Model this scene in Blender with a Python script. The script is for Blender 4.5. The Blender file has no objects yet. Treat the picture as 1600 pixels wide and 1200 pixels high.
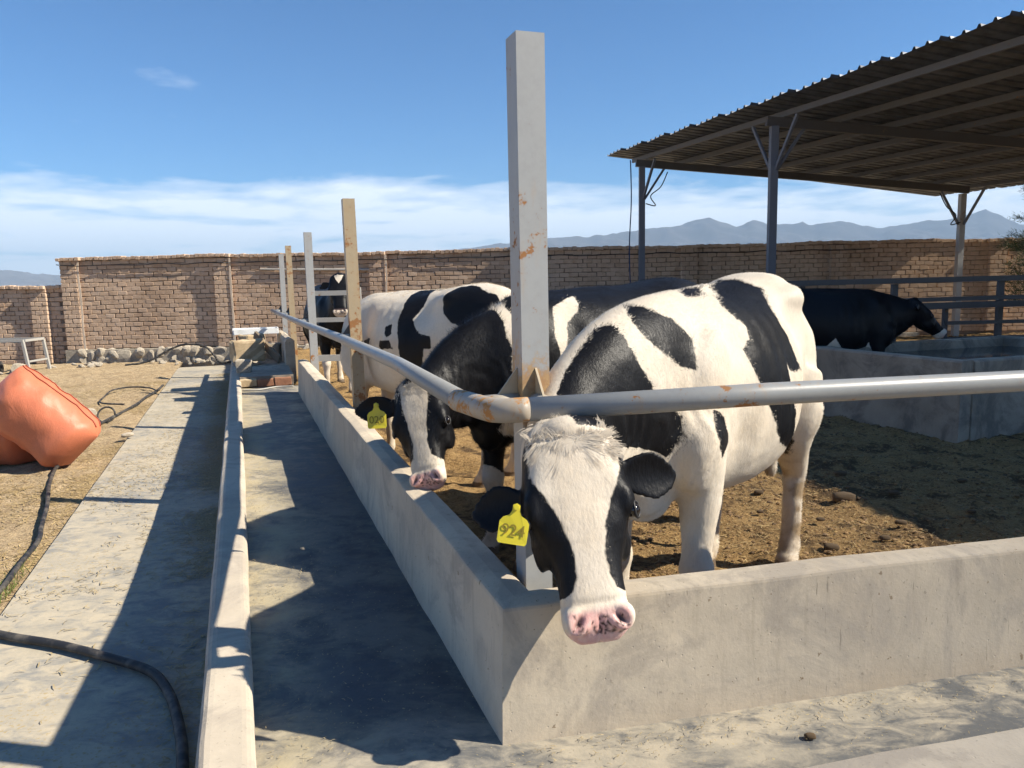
import bpy, bmesh, math, random
import numpy as np
from mathutils import Vector, Matrix, noise as mnoise

SC = bpy.context.scene
COL = SC.collection
rng = np.random.default_rng(7)
random.seed(7)

# ------------------------------------------------------------------ camera
ROLL = math.radians(1.2)
PITCH = math.atan(162.0 / 1200.0)
fwd = Vector((0, math.cos(PITCH), -math.sin(PITCH)))
up0 = Vector((0, math.sin(PITCH), math.cos(PITCH)))
r0 = Vector((1, 0, 0))
right = r0 * math.cos(ROLL) - up0 * math.sin(ROLL)
up = up0 * math.cos(ROLL) + r0 * math.sin(ROLL)
cam_data = bpy.data.cameras.new('camera')
cam_data.sensor_width = 36.0
cam_data.lens = 27.0
cam_data.clip_start = 0.05
cam_data.clip_end = 60000
cam = bpy.data.objects.new('camera', cam_data)
COL.objects.link(cam)
cam.matrix_world = Matrix(((right.x, up.x, -fwd.x, 0), (right.y, up.y, -fwd.y, 0), (right.z, up.z, -fwd.z, 2.0), (0, 0, 0, 1)))
SC.camera = cam

# ------------------------------------------------------------------ sun, sky, exposure
SUN_EL = math.radians(40.0)
SUN_DIR = Vector((0.982 * math.cos(SUN_EL), -0.19 * math.cos(SUN_EL), math.sin(SUN_EL))).normalized()   # towards the sun
sun_data = bpy.data.lights.new('sun', 'SUN')
sun_data.energy = 5.0
sun_data.angle = math.radians(0.53)
sun_data.color = (1.0, 0.92, 0.78)
sun = bpy.data.objects.new('sun', sun_data)
COL.objects.link(sun)
sun.rotation_euler = SUN_DIR.to_track_quat('Z', 'Y').to_euler()
sun.location = SUN_DIR * 100

world = bpy.data.worlds.new('World')
SC.world = world
world.use_nodes = True
wn = world.node_tree.nodes
wl = world.node_tree.links
wn.clear()
w_out = wn.new('ShaderNodeOutputWorld')
w_bg = wn.new('ShaderNodeBackground')
w_bg.inputs['Strength'].default_value = 0.057
sky = wn.new('ShaderNodeTexSky')
sky.sky_type = 'NISHITA'
sky.sun_disc = False
sky.sun_elevation = SUN_EL
sky.sun_rotation = math.atan2(SUN_DIR.x, SUN_DIR.y)
sky.altitude = 1200
sky.air_density = 1.0
sky.dust_density = 0.4
sky.ozone_density = 3.0


def wmath(op, a, b=None, clamp=False):
    n = wn.new('ShaderNodeMath')
    n.operation = op
    n.use_clamp = clamp
    for i, v in enumerate((a, b)):
        if v is None:
            continue
        if isinstance(v, (int, float)):
            n.inputs[i].default_value = v
        else:
            wl.new(v, n.inputs[i])
    return n.outputs[0]


def wramp(v, lo, hi):
    n = wn.new('ShaderNodeMapRange')
    n.interpolation_type = 'SMOOTHSTEP'
    wl.new(v, n.inputs['Value'])
    n.inputs['From Min'].default_value = lo
    n.inputs['From Max'].default_value = hi
    return n.outputs['Result']


tc = wn.new('ShaderNodeTexCoord')
sep = wn.new('ShaderNodeSeparateXYZ')
wl.new(tc.outputs['Generated'], sep.inputs[0])
dz = sep.outputs['Z']
# a sheet of thin cloud high overhead, seen at a slant: direction / height
den = wmath('ADD', wmath('MAXIMUM', dz, 0.0), 0.10)
comb = wn.new('ShaderNodeCombineXYZ')
wl.new(wmath('DIVIDE', sep.outputs['X'], den), comb.inputs[0])
wl.new(wmath('DIVIDE', sep.outputs['Y'], den), comb.inputs[1])
comb.inputs[2].default_value = 3.7
nz = wn.new('ShaderNodeTexNoise')
nz.inputs['Scale'].default_value = 0.72
nz.inputs['Detail'].default_value = 7
nz.inputs['Roughness'].default_value = 0.58
nz.inputs['Distortion'].default_value = 0.6
wl.new(comb.outputs[0], nz.inputs['Vector'])
nz2 = wn.new('ShaderNodeTexNoise')
nz2.inputs['Scale'].default_value = 3.0
nz2.inputs['Detail'].default_value = 5
wl.new(comb.outputs[0], nz2.inputs['Vector'])
nn = wmath('ADD', wmath('MULTIPLY', nz.outputs['Fac'], 0.72), wmath('MULTIPLY', nz2.outputs['Fac'], 0.28))
# the cloud thins out with height above the horizon
bias = wramp(dz, 0.075, 0.155)
thr = wmath('ADD', wmath('MULTIPLY', bias, 0.31), 0.295)
cl = wmath('MULTIPLY', wmath('SUBTRACT', nn, thr), 5.0, True)
cl = wmath('MULTIPLY', cl, 0.85)
mix = wn.new('ShaderNodeMixRGB')
wl.new(cl, mix.inputs['Fac'])
tint = wn.new('ShaderNodeMixRGB')
tint.blend_type = 'MULTIPLY'
tint.inputs['Fac'].default_value = 1.0
tint.inputs['Color2'].default_value = (0.57, 1.06, 1.43, 1)
wl.new(sky.outputs[0], tint.inputs['Color1'])
wl.new(tint.outputs[0], mix.inputs['Color1'])
mix.inputs['Color2'].default_value = (12.6, 13.2, 13.9, 1)
wl.new(mix.outputs[0], w_bg.inputs['Color'])
wl.new(w_bg.outputs[0], w_out.inputs['Surface'])

SC.view_settings.view_transform = 'Standard'
SC.view_settings.look = 'None'
SC.view_settings.gamma = 1.0
SC.view_settings.use_curve_mapping = False
SC.view_settings.exposure = 0.86
SC.render.engine = 'CYCLES'
SC.cycles.use_denoising = True
SC.cycles.max_bounces = 5
SC.cycles.adaptive_threshold = 0.02
SC.cycles.volume_bounces = 0

# ------------------------------------------------------------------ helpers
T = Vector((-0.332, 0.9433, 0))          # along the trough, away from the camera
S = Vector((0.9433, 0.332, 0))           # across the trough, to the right
U = Vector((0.976, 0.217, 0)).normalized()   # along the front wall, to the right


def st(s, t, z=0.0):
    v = S * s + T * t
    return Vector((v.x, v.y, z))


def mesh_from(verts, faces, name='m'):
    me = bpy.data.meshes.new(name)
    me.from_pydata([tuple(v) for v in verts], [], [tuple(f) for f in faces])
    me.update()
    return me


def link(name, me, mat=None, parent=None, smooth=False):
    o = bpy.data.objects.new(name, me)
    COL.objects.link(o)
    if mat is not None:
        me.materials.clear()
        me.materials.append(mat)
    if parent is not None:
        o.parent = parent
    if smooth and hasattr(me, 'polygons'):
        me.polygons.foreach_set('use_smooth', [True] * len(me.polygons))
    return o


def share(name, me, parent=None, loc=(0, 0, 0), rot=(0, 0, 0), scale=(1, 1, 1)):
    o = bpy.data.objects.new(name, me)
    COL.objects.link(o)
    o.location = loc
    o.rotation_euler = rot
    o.scale = scale
    if parent is not None:
        o.parent = parent
    return o


def tag(o, label=None, cat=None, group=None, kind=None):
    if label:
        o['label'] = label
    if cat:
        o['category'] = cat
    if group:
        o['group'] = group
    if kind:
        o['kind'] = kind
    return o


def empty(name, loc=(0, 0, 0), rz=0.0):
    o = bpy.data.objects.new(name, None)
    COL.objects.link(o)
    o.location = loc
    o.rotation_euler = (0, 0, rz)
    o.empty_display_size = 0.2
    return o


class MB:
    """collects verts and faces"""
    def __init__(self):
        self.v = []
        self.f = []

    def add(self, verts, faces):
        b = len(self.v)
        self.v += [tuple(v) for v in verts]
        self.f += [tuple(i + b for i in f) for f in faces]

    def box(self, c, ax, ay, az):
        """centre and three half-axis vectors"""
        c = Vector(c); ax = Vector(ax); ay = Vector(ay); az = Vector(az)
        vs = [c + ax * i + ay * j + az * k for i, j, k in ((-1, -1, -1), (1, -1, -1), (1, 1, -1), (-1, 1, -1), (-1, -1, 1), (1, -1, 1), (1, 1, 1), (-1, 1, 1))]
        self.add(vs, [(0, 3, 2, 1), (4, 5, 6, 7), (0, 1, 5, 4), (1, 2, 6, 5), (2, 3, 7, 6), (3, 0, 4, 7)])

    def bar(self, a, b, w, h, upv=(0, 0, 1)):
        a = Vector(a); b = Vector(b)
        d = (b - a)
        L = d.length
        d.normalize()
        side = d.cross(Vector(upv))
        if side.length < 1e-4:
            side = Vector((1, 0, 0))
        side.normalize()
        u = side.cross(d)
        self.box((a + b) / 2, d * L / 2, side * w / 2, u * h / 2)

    def tube(self, pts, rad, n=12, cap=True):
        pts = [Vector(p) for p in pts]
        rads = rad if isinstance(rad, (list, tuple)) else [rad] * len(pts)
        rings = []
        prev = None
        for i, p in enumerate(pts):
            d = (pts[min(i + 1, len(pts) - 1)] - pts[max(i - 1, 0)]).normalized()
            if prev is None:
                a = d.cross(Vector((0, 0, 1)))
                if a.length < 1e-3:
                    a = Vector((1, 0, 0))
                a.normalize()
            else:
                a = (prev - d * prev.dot(d)).normalized()
            prev = a
            b = d.cross(a)
            rings.append([p + (a * math.cos(k * 2 * math.pi / n) + b * math.sin(k * 2 * math.pi / n)) * rads[i] for k in range(n)])
        vs = [v for r in rings for v in r]
        fs = []
        for i in range(len(pts) - 1):
            for k in range(n):
                fs.append((i * n + k, i * n + (k + 1) % n, (i + 1) * n + (k + 1) % n, (i + 1) * n + k))
        if cap:
            fs.append(tuple(range(n - 1, -1, -1)))
            fs.append(tuple((len(pts) - 1) * n + k for k in range(n)))
        self.add(vs, fs)

    def mesh(self, name='m'):
        return mesh_from(self.v, self.f, name)

    def build(self, name, mat, parent=None, smooth=False):
        return link(name, self.mesh(name), mat, parent, smooth)


def catmull(pts, n=8):
    pts = [Vector(p) for p in pts]
    out = []
    for i in range(len(pts) - 1):
        p0 = pts[max(i - 1, 0)]; p1 = pts[i]; p2 = pts[i + 1]; p3 = pts[min(i + 2, len(pts) - 1)]
        for k in range(n):
            t = k / n
            out.append(0.5 * ((2 * p1) + (p2 - p0) * t + (2 * p0 - 5 * p1 + 4 * p2 - p3) * t * t + (3 * p1 - p0 - 3 * p2 + p3) * t ** 3))
    out.append(pts[-1])
    return out


def bevel_mesh(me, w, seg=2):
    bm = bmesh.new()
    bm.from_mesh(me)
    bmesh.ops.bevel(bm, geom=bm.edges[:], offset=w, segments=seg, affect='EDGES', profile=0.6)
    bm.to_mesh(me)
    bm.free()
    return me


def fbm(P, scale, octaves=4, seed=0.0):
    """vectorised value noise, P (n,3) -> (n,) in about -1..1"""
    out = np.zeros(len(P))
    amp = 0.5
    q = P * scale + seed * 17.31
    for o in range(octaves):
        i = np.floor(q).astype(np.int64)
        f = q - i
        f = f * f * (3 - 2 * f)

        def h(a, b, c):
            n = (a * 374761393 + b * 668265263 + c * 2147483647 * 31 + o * 9176) & 0x7fffffff
            n = ((n ^ (n >> 13)) * 1274126177) & 0x7fffffff
            n = (n ^ (n >> 16))
            return (n & 0xffff) / 32767.5 - 1
        x, y, z = i[:, 0], i[:, 1], i[:, 2]
        c = 0
        for dx in (0, 1):
            wx = f[:, 0] if dx else 1 - f[:, 0]
            for dy in (0, 1):
                wy = f[:, 1] if dy else 1 - f[:, 1]
                for dzz in (0, 1):
                    wz = f[:, 2] if dzz else 1 - f[:, 2]
                    c = c + h(x + dx, y + dy, z + dzz) * wx * wy * wz
        out += c * amp
        amp *= 0.5
        q = q * 2.03 + 11.7
    return out


# ------------------------------------------------------------------ materials
class Mat:
    def __init__(self, name, rough=0.7, metallic=0.0, spec=0.4):
        self.m = bpy.data.materials.new(name)
        self.m.use_nodes = True
        self.nt = self.m.node_tree
        self.n = self.nt.nodes
        self.b = self.n['Principled BSDF']
        self.b.inputs['Roughness'].default_value = rough
        self.b.inputs['Metallic'].default_value = metallic
        self.b.inputs['Specular IOR Level'].default_value = spec
        if 'Diffuse Roughness' in self.b.inputs:
            self.b.inputs['Diffuse Roughness'].default_value = 1.0 if rough > 0.8 else 0.3
        self._tc = None

    def set(self, sock, v):
        if isinstance(v, (int, float)):
            sock.default_value = v
        elif isinstance(v, (tuple, list)):
            sock.default_value = tuple(v) + (1,) if len(v) == 3 and sock.type == 'RGBA' else tuple(v)
        else:
            self.nt.links.new(v, sock)

    def coord(self):
        if self._tc is None:
            self._tc = self.n.new('ShaderNodeTexCoord').outputs['Object']
        return self._tc

    def pos(self):
        g = self.n.new('ShaderNodeNewGeometry')
        return g.outputs['Position']

    def scaled(self, sc, vec=None, loc=(0, 0, 0)):
        mp = self.n.new('ShaderNodeMapping')
        mp.inputs['Scale'].default_value = sc
        mp.inputs['Location'].default_value = loc
        self.nt.links.new(vec or self.coord(), mp.inputs[0])
        return mp.outputs[0]

    def noise(self, scale, detail=4, rough=0.55, vec=None, dist=0.0):
        n = self.n.new('ShaderNodeTexNoise')
        n.inputs['Scale'].default_value = scale
        n.inputs['Detail'].default_value = detail
        n.inputs['Roughness'].default_value = rough
        n.inputs['Distortion'].default_value = dist
        self.nt.links.new(vec or self.coord(), n.inputs['Vector'])
        return n.outputs['Fac']

    def voronoi(self, scale, vec=None, feature='F1'):
        n = self.n.new('ShaderNodeTexVoronoi')
        n.feature = feature
        n.inputs['Scale'].default_value = scale
        self.nt.links.new(vec or self.coord(), n.inputs['Vector'])
        return n.outputs['Distance']

    def math(self, op, a, b=0.0, clamp=False):
        n = self.n.new('ShaderNodeMath')
        n.operation = op
        n.use_clamp = clamp
        self.set(n.inputs[0], a)
        self.set(n.inputs[1], b)
        return n.outputs[0]

    def ramp(self, v, lo, hi, a=0.0, b=1.0):
        n = self.n.new('ShaderNodeMapRange')
        n.interpolation_type = 'SMOOTHSTEP'
        self.set(n.inputs['Value'], v)
        n.inputs['From Min'].default_value = lo
        n.inputs['From Max'].default_value = hi
        n.inputs['To Min'].default_value = a
        n.inputs['To Max'].default_value = b
        return n.outputs['Result']

    def mix(self, fac, a, b, mode='MIX'):
        n = self.n.new('ShaderNodeMixRGB')
        n.blend_type = mode
        self.set(n.inputs['Fac'], fac)
        self.set(n.inputs['Color1'], a)
        self.set(n.inputs['Color2'], b)
        return n.outputs[0]

    def attr(self, name, out='Fac'):
        n = self.n.new('ShaderNodeAttribute')
        n.attribute_name = name
        return n.outputs[out]

    def rand(self):
        return self.n.new('ShaderNodeObjectInfo').outputs['Random']

    def sepxyz(self, vec=None):
        n = self.n.new('ShaderNodeSeparateXYZ')
        self.nt.links.new(vec or self.coord(), n.inputs[0])
        return n.outputs

    def color(self, c):
        self.set(self.b.inputs['Base Color'], c)
        return self

    def rough(self, v):
        self.set(self.b.inputs['Roughness'], v)

    def bump(self, h, strength=0.4, dist=0.01):
        n = self.n.new('ShaderNodeBump')
        n.inputs['Strength'].default_value = strength
        n.inputs['Distance'].default_value = dist
        self.set(n.inputs['Height'], h)
        self.nt.links.new(n.outputs[0], self.b.inputs['Normal'])


def concrete(name, light, dark, stain=None, stain_amt=0.5, scale=1.0, rough=0.85, dirt=None, drips=False):
    M = Mat(name, rough, spec=0.3)
    big = M.noise(1.3 * scale, 6, 0.62, dist=0.5)
    mid = M.noise(7 * scale, 5, 0.65)
    c = M.mix(M.ramp(big, 0.36, 0.66), light, dark)
    c = M.mix(M.ramp(mid, 0.42, 0.75, 0, 0.45), c, tuple(x * 0.72 for x in light))
    if stain:
        sn = M.noise(2.1 * scale, 7, 0.7, dist=1.2, vec=M.scaled((1, 1, 1), loc=(4.1, 2.2, 9.3)))
        c = M.mix(M.ramp(sn, 0.5 - 0.12 * stain_amt, 0.62, 0, 0.9), c, stain)
    if drips:
        dr = M.noise(5, 5, 0.65, vec=M.scaled((3.2, 3.2, 0.28)))
        c = M.mix(M.ramp(dr, 0.52, 0.70, 0, 0.4), c, tuple(x * 0.70 for x in dark))
        sc_ = M.noise(22, 3, 0.7, vec=M.scaled((3.5, 3.5, 0.22), loc=(3, 1, 7)))
        c = M.mix(M.ramp(sc_, 0.68, 0.71, 0, 0.7), c, tuple(x * 0.5 for x in dark))
    sp = M.noise(60, 3, 0.6)
    c = M.mix(M.ramp(sp, 0.62, 0.75, 0, 0.5), c, tuple(x * 0.45 for x in dark))
    pits = M.voronoi(26, feature='F1')
    if dirt:
        dn = M.noise(15, 4, 0.62)
        c = M.mix(M.ramp(dn, 0.685, 0.70, 0, 0.7), c, dirt)
    M.color(c)
    h = M.math('ADD', M.math('MULTIPLY', mid, 0.6), M.math('MULTIPLY', sp, 0.25))
    h = M.math('SUBTRACT', h, M.ramp(pits, 0.12, 0.0, 0, 0.3))
    M.bump(h, 0.45, 0.012)
    return M.m


def painted_steel(name, paint, rust_amt, rust=(0.30, 0.135, 0.045), rough=0.45, zone=None):
    M = Mat(name, rough, 0.0, 0.5)
    a = M.noise(3.2, 7, 0.68, dist=0.8)
    b = M.noise(22, 5, 0.7)
    streak = M.noise(6, 5, 0.6, vec=M.scaled((6, 6, 0.6)))
    c = M.mix(M.ramp(b, 0.4, 0.7, 0, 0.25), paint, tuple(x * 0.7 for x in paint))
    film = M.ramp(M.math('ADD', M.math('MULTIPLY', a, 0.6), M.math('MULTIPLY', streak, 0.4)), 0.60 - rust_amt * 0.8, 0.72 - rust_amt * 0.6, 0, 0.75)
    c = M.mix(film, c, tuple(0.55 * x + 0.45 * y for x, y in zip(paint, (0.42, 0.27, 0.13))))
    spot = M.ramp(M.math('ADD', M.math('MULTIPLY', a, 0.55), M.math('MULTIPLY', b, 0.45)), 0.615 - rust_amt * 0.42, 0.65 - rust_amt * 0.38)
    c = M.mix(spot, c, rust)
    if zone:
        z = M.sepxyz()['Z']
        k = M.math('ADD', M.math('DIVIDE', M.math('ABSOLUTE', M.math('SUBTRACT', z, zone[0])), zone[1]), M.math('MULTIPLY', M.math('SUBTRACT', 0.55, M.math('ADD', M.math('MULTIPLY', a, 0.6), M.math('MULTIPLY', b, 0.4))), 4.0))
        c = M.mix(M.ramp(k, 1.0, 0.55, 0, 0.9), c, M.mix(M.ramp(b, 0.4, 0.65), (0.36, 0.19, 0.07), (0.46, 0.30, 0.13)))
    M.color(c)
    M.rough(M.math('ADD', M.math('MULTIPLY', spot, 0.4), rough))
    M.bump(M.math('ADD', b, M.math('MULTIPLY', spot, -0.5)), 0.15, 0.004)
    return M.m


MT = {}
MT['parapet'] = concrete('cement_render', (0.60, 0.515, 0.39), (0.50, 0.42, 0.315), (0.42, 0.36, 0.285), 0.25, 0.8, 0.88, dirt=(0.20, 0.135, 0.07), drips=True)
MT['kerb'] = concrete('kerb_concrete', (0.52, 0.455, 0.36), (0.43, 0.37, 0.29), (0.37, 0.32, 0.26), 0.2, 0.9)


def floor_concrete():
    M = Mat('trough_floor_concrete', 0.7, spec=0.35)
    v = M.coord()
    big = M.noise(1.0, 7, 0.66, dist=0.8)
    mid = M.noise(5, 6, 0.68, dist=0.4)
    brush = M.noise(7, 6, 0.68, vec=M.scaled((1.0, 2.0, 1.0)), dist=0.8)
    c = M.mix(M.ramp(mid, 0.35, 0.7), (0.42, 0.365, 0.275), (0.30, 0.27, 0.215))
    k = M.math('ADD', M.math('MULTIPLY', big, 0.6), M.math('MULTIPLY', brush, 0.4))
    c = M.mix(M.ramp(k, 0.42, 0.58, 0, 0.92), c, (0.085, 0.092, 0.10))
    # pale feed dust left along the kerb side: distance across the trough
    dot = M.n.new('ShaderNodeVectorMath')
    dot.operation = 'DOT_PRODUCT'
    M.nt.links.new(v, dot.inputs[0])
    dot.inputs[1].default_value = (S.x, S.y, 0)
    sd = M.math('ADD', dot.outputs['Value'], M.math('MULTIPLY', M.math('SUBTRACT', big, 0.5), 0.5))
    dust = M.math('MULTIPLY', M.ramp(sd, 0.42, 0.02), M.ramp(mid, 0.36, 0.64, 0.10, 0.85))
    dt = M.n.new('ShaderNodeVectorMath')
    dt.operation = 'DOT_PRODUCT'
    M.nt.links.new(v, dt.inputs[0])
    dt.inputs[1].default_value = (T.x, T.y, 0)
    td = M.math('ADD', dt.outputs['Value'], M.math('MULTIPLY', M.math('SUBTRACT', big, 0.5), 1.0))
    stain_shade = M.math('MULTIPLY', M.math('MULTIPLY', M.ramp(td, 2.15, 2.5), M.ramp(td, 8.5, 5.0)), M.ramp(sd, 0.02, 0.22))  # dark floor stain along the channel, its colour also deepening the shade there
    c = M.mix(M.math('MULTIPLY', stain_shade, M.ramp(mid, 0.3, 0.62, 0.9, 0.55)), c, (0.052, 0.056, 0.064))
    c = M.mix(dust, c, (0.44, 0.37, 0.235))
    fl = M.noise(70, 2, 0.5)
    c = M.mix(M.ramp(fl, 0.66, 0.74, 0, 0.7), c, (0.45, 0.36, 0.18))
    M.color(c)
    M.rough(M.ramp(k, 0.42, 0.62, 0.85, 0.5))
    M.bump(M.math('ADD', mid, M.math('MULTIPLY', fl, 0.3)), 0.35, 0.01)
    return M.m


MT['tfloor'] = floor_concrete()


def walk_concrete():
    M = Mat('walkway_concrete', 0.8, spec=0.3)
    big = M.noise(0.8, 7, 0.66, dist=0.7)
    mid = M.noise(4.5, 6, 0.68)
    brush = M.noise(6, 6, 0.68, vec=M.scaled((1.0, 1.8, 1.0)), dist=0.8)
    c = M.mix(M.ramp(mid, 0.35, 0.68), (0.46, 0.395, 0.29), (0.36, 0.32, 0.25))
    k = M.math('ADD', M.math('MULTIPLY', big, 0.5), M.math('MULTIPLY', brush, 0.5))
    c = M.mix(M.ramp(k, 0.46, 0.62, 0, 0.8), c, (0.19, 0.195, 0.195))
    fl = M.noise(45, 3, 0.6)
    hay = M.noise(0.9, 5, 0.6, vec=M.scaled((1, 1, 1), loc=(7.7, 3.1, 0)))
    c = M.mix(M.math('MULTIPLY', M.ramp(fl, 0.55, 0.66), M.ramp(hay, 0.44, 0.6, 0, 0.8)), c, (0.36, 0.26, 0.11))
    M.color(c)
    M.bump(M.math('ADD', mid, M.math('MULTIPLY', fl, 0.4)), 0.4, 0.012)
    return M.m


MT['walk'] = walk_concrete()


def dirt_mat(name, light, dark, straw, amount, dung=None):
    M = Mat(name, 0.95, spec=0.1)
    big = M.noise(0.5, 6, 0.65)
    mid = M.noise(6, 6, 0.7)
    fine = M.noise(38, 5, 0.7)
    st_ = M.noise(13, 6, 0.75, vec=M.scaled((1.0, 3.5, 1.0)), dist=0.5)
    c = M.mix(M.ramp(big, 0.35, 0.65), light, tuple(0.6 * a + 0.4 * b for a, b in zip(light, dark)))
    lump = M.noise(2.2, 6, 0.72, dist=0.6)
    c = M.mix(M.ramp(lump, 0.48, 0.66, 0, 0.75), c, dark)
    c = M.mix(M.ramp(mid, 0.42, 0.66), c, dark)
    c = M.mix(M.ramp(st_, 0.5, 0.68, 0, amount), c, straw)
    c = M.mix(M.ramp(fine, 0.53, 0.66, 0, 0.85), c, tuple(0.42 * x for x in dark))
    fleck = M.noise(47, 4, 0.75, vec=M.scaled((1.0, 1.6, 1.0), loc=(3.3, 8.1, 2.2)))
    c = M.mix(M.ramp(fleck, 0.56, 0.66, 0, 0.85), c, tuple(min(0.75, 1.22 * x) for x in straw))
    if dung:
        dn = M.noise(2.3, 6, 0.7, dist=0.8)
        c = M.mix(M.ramp(dn, 0.50, 0.61, 0, 0.9), c, dung)
    M.color(c)
    h = M.math('ADD', M.math('ADD', M.math('MULTIPLY', fine, 0.5), mid), M.math('MULTIPLY', st_, 0.4))
    M.bump(h, 1.0, 0.05)
    return M.m


MT['yard'] = dirt_mat('yard_dirt', (0.46, 0.35, 0.22), (0.30, 0.215, 0.13), (0.58, 0.455, 0.265), 0.85)
MT['pen'] = dirt_mat('pen_dirt', (0.43, 0.275, 0.12), (0.27, 0.165, 0.072), (0.52, 0.36, 0.16), 0.7, dung=(0.10, 0.064, 0.036))
MT['post_grey'] = painted_steel('grey_painted_steel', (0.37, 0.37, 0.36), 0.07)
MT['post_first'] = painted_steel('first_post_steel', (0.35, 0.355, 0.35), 0.075, zone=(1.62, 0.20))
MT['post_ochre'] = painted_steel('rusty_ochre_steel', (0.42, 0.33, 0.21), 0.20)
MT['pipe'] = painted_steel('pipe_steel', (0.31, 0.31, 0.295), 0.075, rough=0.38)
MT['pipe_rust'] = painted_steel('rusty_pipe_steel', (0.36, 0.33, 0.28), 0.30, rust=(0.42, 0.20, 0.06), rough=0.5)
MT['dark_steel'] = painted_steel('dark_grey_steel', (0.085, 0.078, 0.075), 0.0, rough=0.5)
MT['shed_steel'] = painted_steel('shed_steel', (0.135, 0.145, 0.17), 0.02, rough=0.55)
MT['shed_light'] = painted_steel('shed_light_steel', (0.42, 0.40, 0.36), 0.04, rough=0.5)


def brick_mat():
    M = Mat('mud_brick', 0.95, spec=0.1)
    v = M.pos()
    a = M.noise(9, 4, 0.6, vec=v)
    b = M.noise(60, 4, 0.7, vec=v)
    r = M.attr('tone')
    c = M.mix(M.ramp(a, 0.3, 0.7), (0.64, 0.47, 0.33), (0.55, 0.39, 0.265))
    c = M.mix(M.math('MULTIPLY', r, 0.6), c, (0.70, 0.54, 0.40))
    c = M.mix(M.ramp(b, 0.55, 0.75, 0, 0.4), c, (0.30, 0.205, 0.14))
    pt = M.noise(0.55, 5, 0.65, vec=v)
    c = M.mix(M.ramp(pt, 0.42, 0.66, 0, 0.55), c, M.mix(1.0, c, (0.66, 0.60, 0.56), 'MULTIPLY'))
    M.color(c)
    M.bump(M.math('ADD', a, b), 0.6, 0.012)
    return M.m


MT['brick'] = brick_mat()
MT['mortar'] = concrete('mud_mortar', (0.32, 0.235, 0.16), (0.24, 0.175, 0.12))
MT['lime'] = concrete('lime_line', (0.72, 0.60, 0.47), (0.62, 0.5, 0.38))
MT['stone'] = concrete('field_stone', (0.54, 0.47, 0.37), (0.40, 0.345, 0.265), (0.30, 0.26, 0.205), 0.4, 6.0)
MT['tan_stone'] = concrete('tan_stone', (0.55, 0.43, 0.27), (0.42, 0.31, 0.185), None, 0, 5.0)
MT['red_brick'] = concrete('red_brick', (0.36, 0.175, 0.10), (0.24, 0.11, 0.065), None, 0, 5.0)
MT['tank'] = concrete('tank_concrete', (0.46, 0.385, 0.295), (0.35, 0.29, 0.22), (0.21, 0.18, 0.145), 0.6, 0.8)
M = Mat('rubber_hose', 0.6, spec=0.4)
M.color(M.mix(M.ramp(M.noise(12, 4), 0.4, 0.7), (0.022, 0.022, 0.024), (0.12, 0.105, 0.085)))
MT['rubber'] = M.m
M = Mat('cable_black', 0.7)
M.color((0.02, 0.019, 0.02))
MT['cable'] = M.m
M = Mat('weathered_wood', 0.9, spec=0.2)
M.color(M.mix(M.noise(14, 5, 0.7, vec=M.scaled((1, 1, 8))), (0.30, 0.235, 0.165), (0.17, 0.13, 0.09)))
MT['wood'] = M.m
M = Mat('white_enamel', 0.35)
M.color(M.mix(M.ramp(M.noise(6, 5), 0.5, 0.7, 0, 0.5), (0.78, 0.78, 0.76), (0.5, 0.5, 0.47)))
MT['white'] = M.m

# ------------------------------------------------------------------ large setting
def sweep(path, prof, step=0.12, jitter=0.004, closed_ends=True, seed=0.0):
    """profile (offset to the right of travel, z) swept along a mitred polyline"""
    path = [Vector((p[0], p[1], 0)) for p in path]
    stations = []
    for i, p in enumerate(path):
        if i == 0:
            d = (path[1] - p).normalized(); nrm = Vector((d.y, -d.x, 0)); k = 1.0
        elif i == len(path) - 1:
            d = (p - path[i - 1]).normalized(); nrm = Vector((d.y, -d.x, 0)); k = 1.0
        else:
            d1 = (p - path[i - 1]).normalized(); d2 = (path[i + 1] - p).normalized()
            n1 = Vector((d1.y, -d1.x, 0)); n2 = Vector((d2.y, -d2.x, 0))
            nrm = (n1 + n2).normalized(); k = 1.0 / max(0.2, nrm.dot(n1))
        stations.append((p, nrm * k))
    full = []
    for i in range(len(stations) - 1):
        (p, n), (q, m) = stations[i], stations[i + 1]
        cnt = max(1, int((q - p).length / step))
        for c in range(cnt):
            f = c / cnt
            nn_ = n.lerp(m, f)
            if 0 < c:
                dd = (q - p).normalized(); base = Vector((dd.y, -dd.x, 0))
                # away from the mitre the section is square to the run
                fw = max(0, 1 - f * cnt / 2) if i > 0 else 0
                bw = max(0, 1 - (cnt - c) / 2) if i < len(stations) - 2 else 0
                nn_ = base * (1 - fw - bw) + n * fw + m * bw
            full.append((p.lerp(q, f), nn_))
    full.append(stations[-1])
    V = []
    for p, n in full:
        for o, z in prof:
            V.append((p.x + n.x * o, p.y + n.y * o, z))
    V = np.array(V)
    if jitter:
        V[:, 0] += fbm(V, 3.0, 3, seed + 1) * jitter * 1.5
        V[:, 1] += fbm(V, 3.0, 3, seed + 2) * jitter * 1.5
        V[:, 2] += fbm(V * np.array([1, 1, 0.2]), 2.2, 4, seed + 3) * jitter * 1.6
    k = len(prof)
    F = []
    for i in range(len(full) - 1):
        for j in range(k):
            j2 = (j + 1) % k
            F.append((i * k + j, (i + 1) * k + j, (i + 1) * k + j2, i * k + j2))
    if closed_ends:
        F.append(tuple(range(k)))
        F.append(tuple((len(full) - 1) * k + j for j in range(k - 1, -1, -1)))
    me = mesh_from(V, F)
    bm = bmesh.new(); bm.from_mesh(me)
    bmesh.ops.recalc_face_normals(bm, faces=bm.faces[:])
    bm.to_mesh(me); bm.free()
    return me


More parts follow.
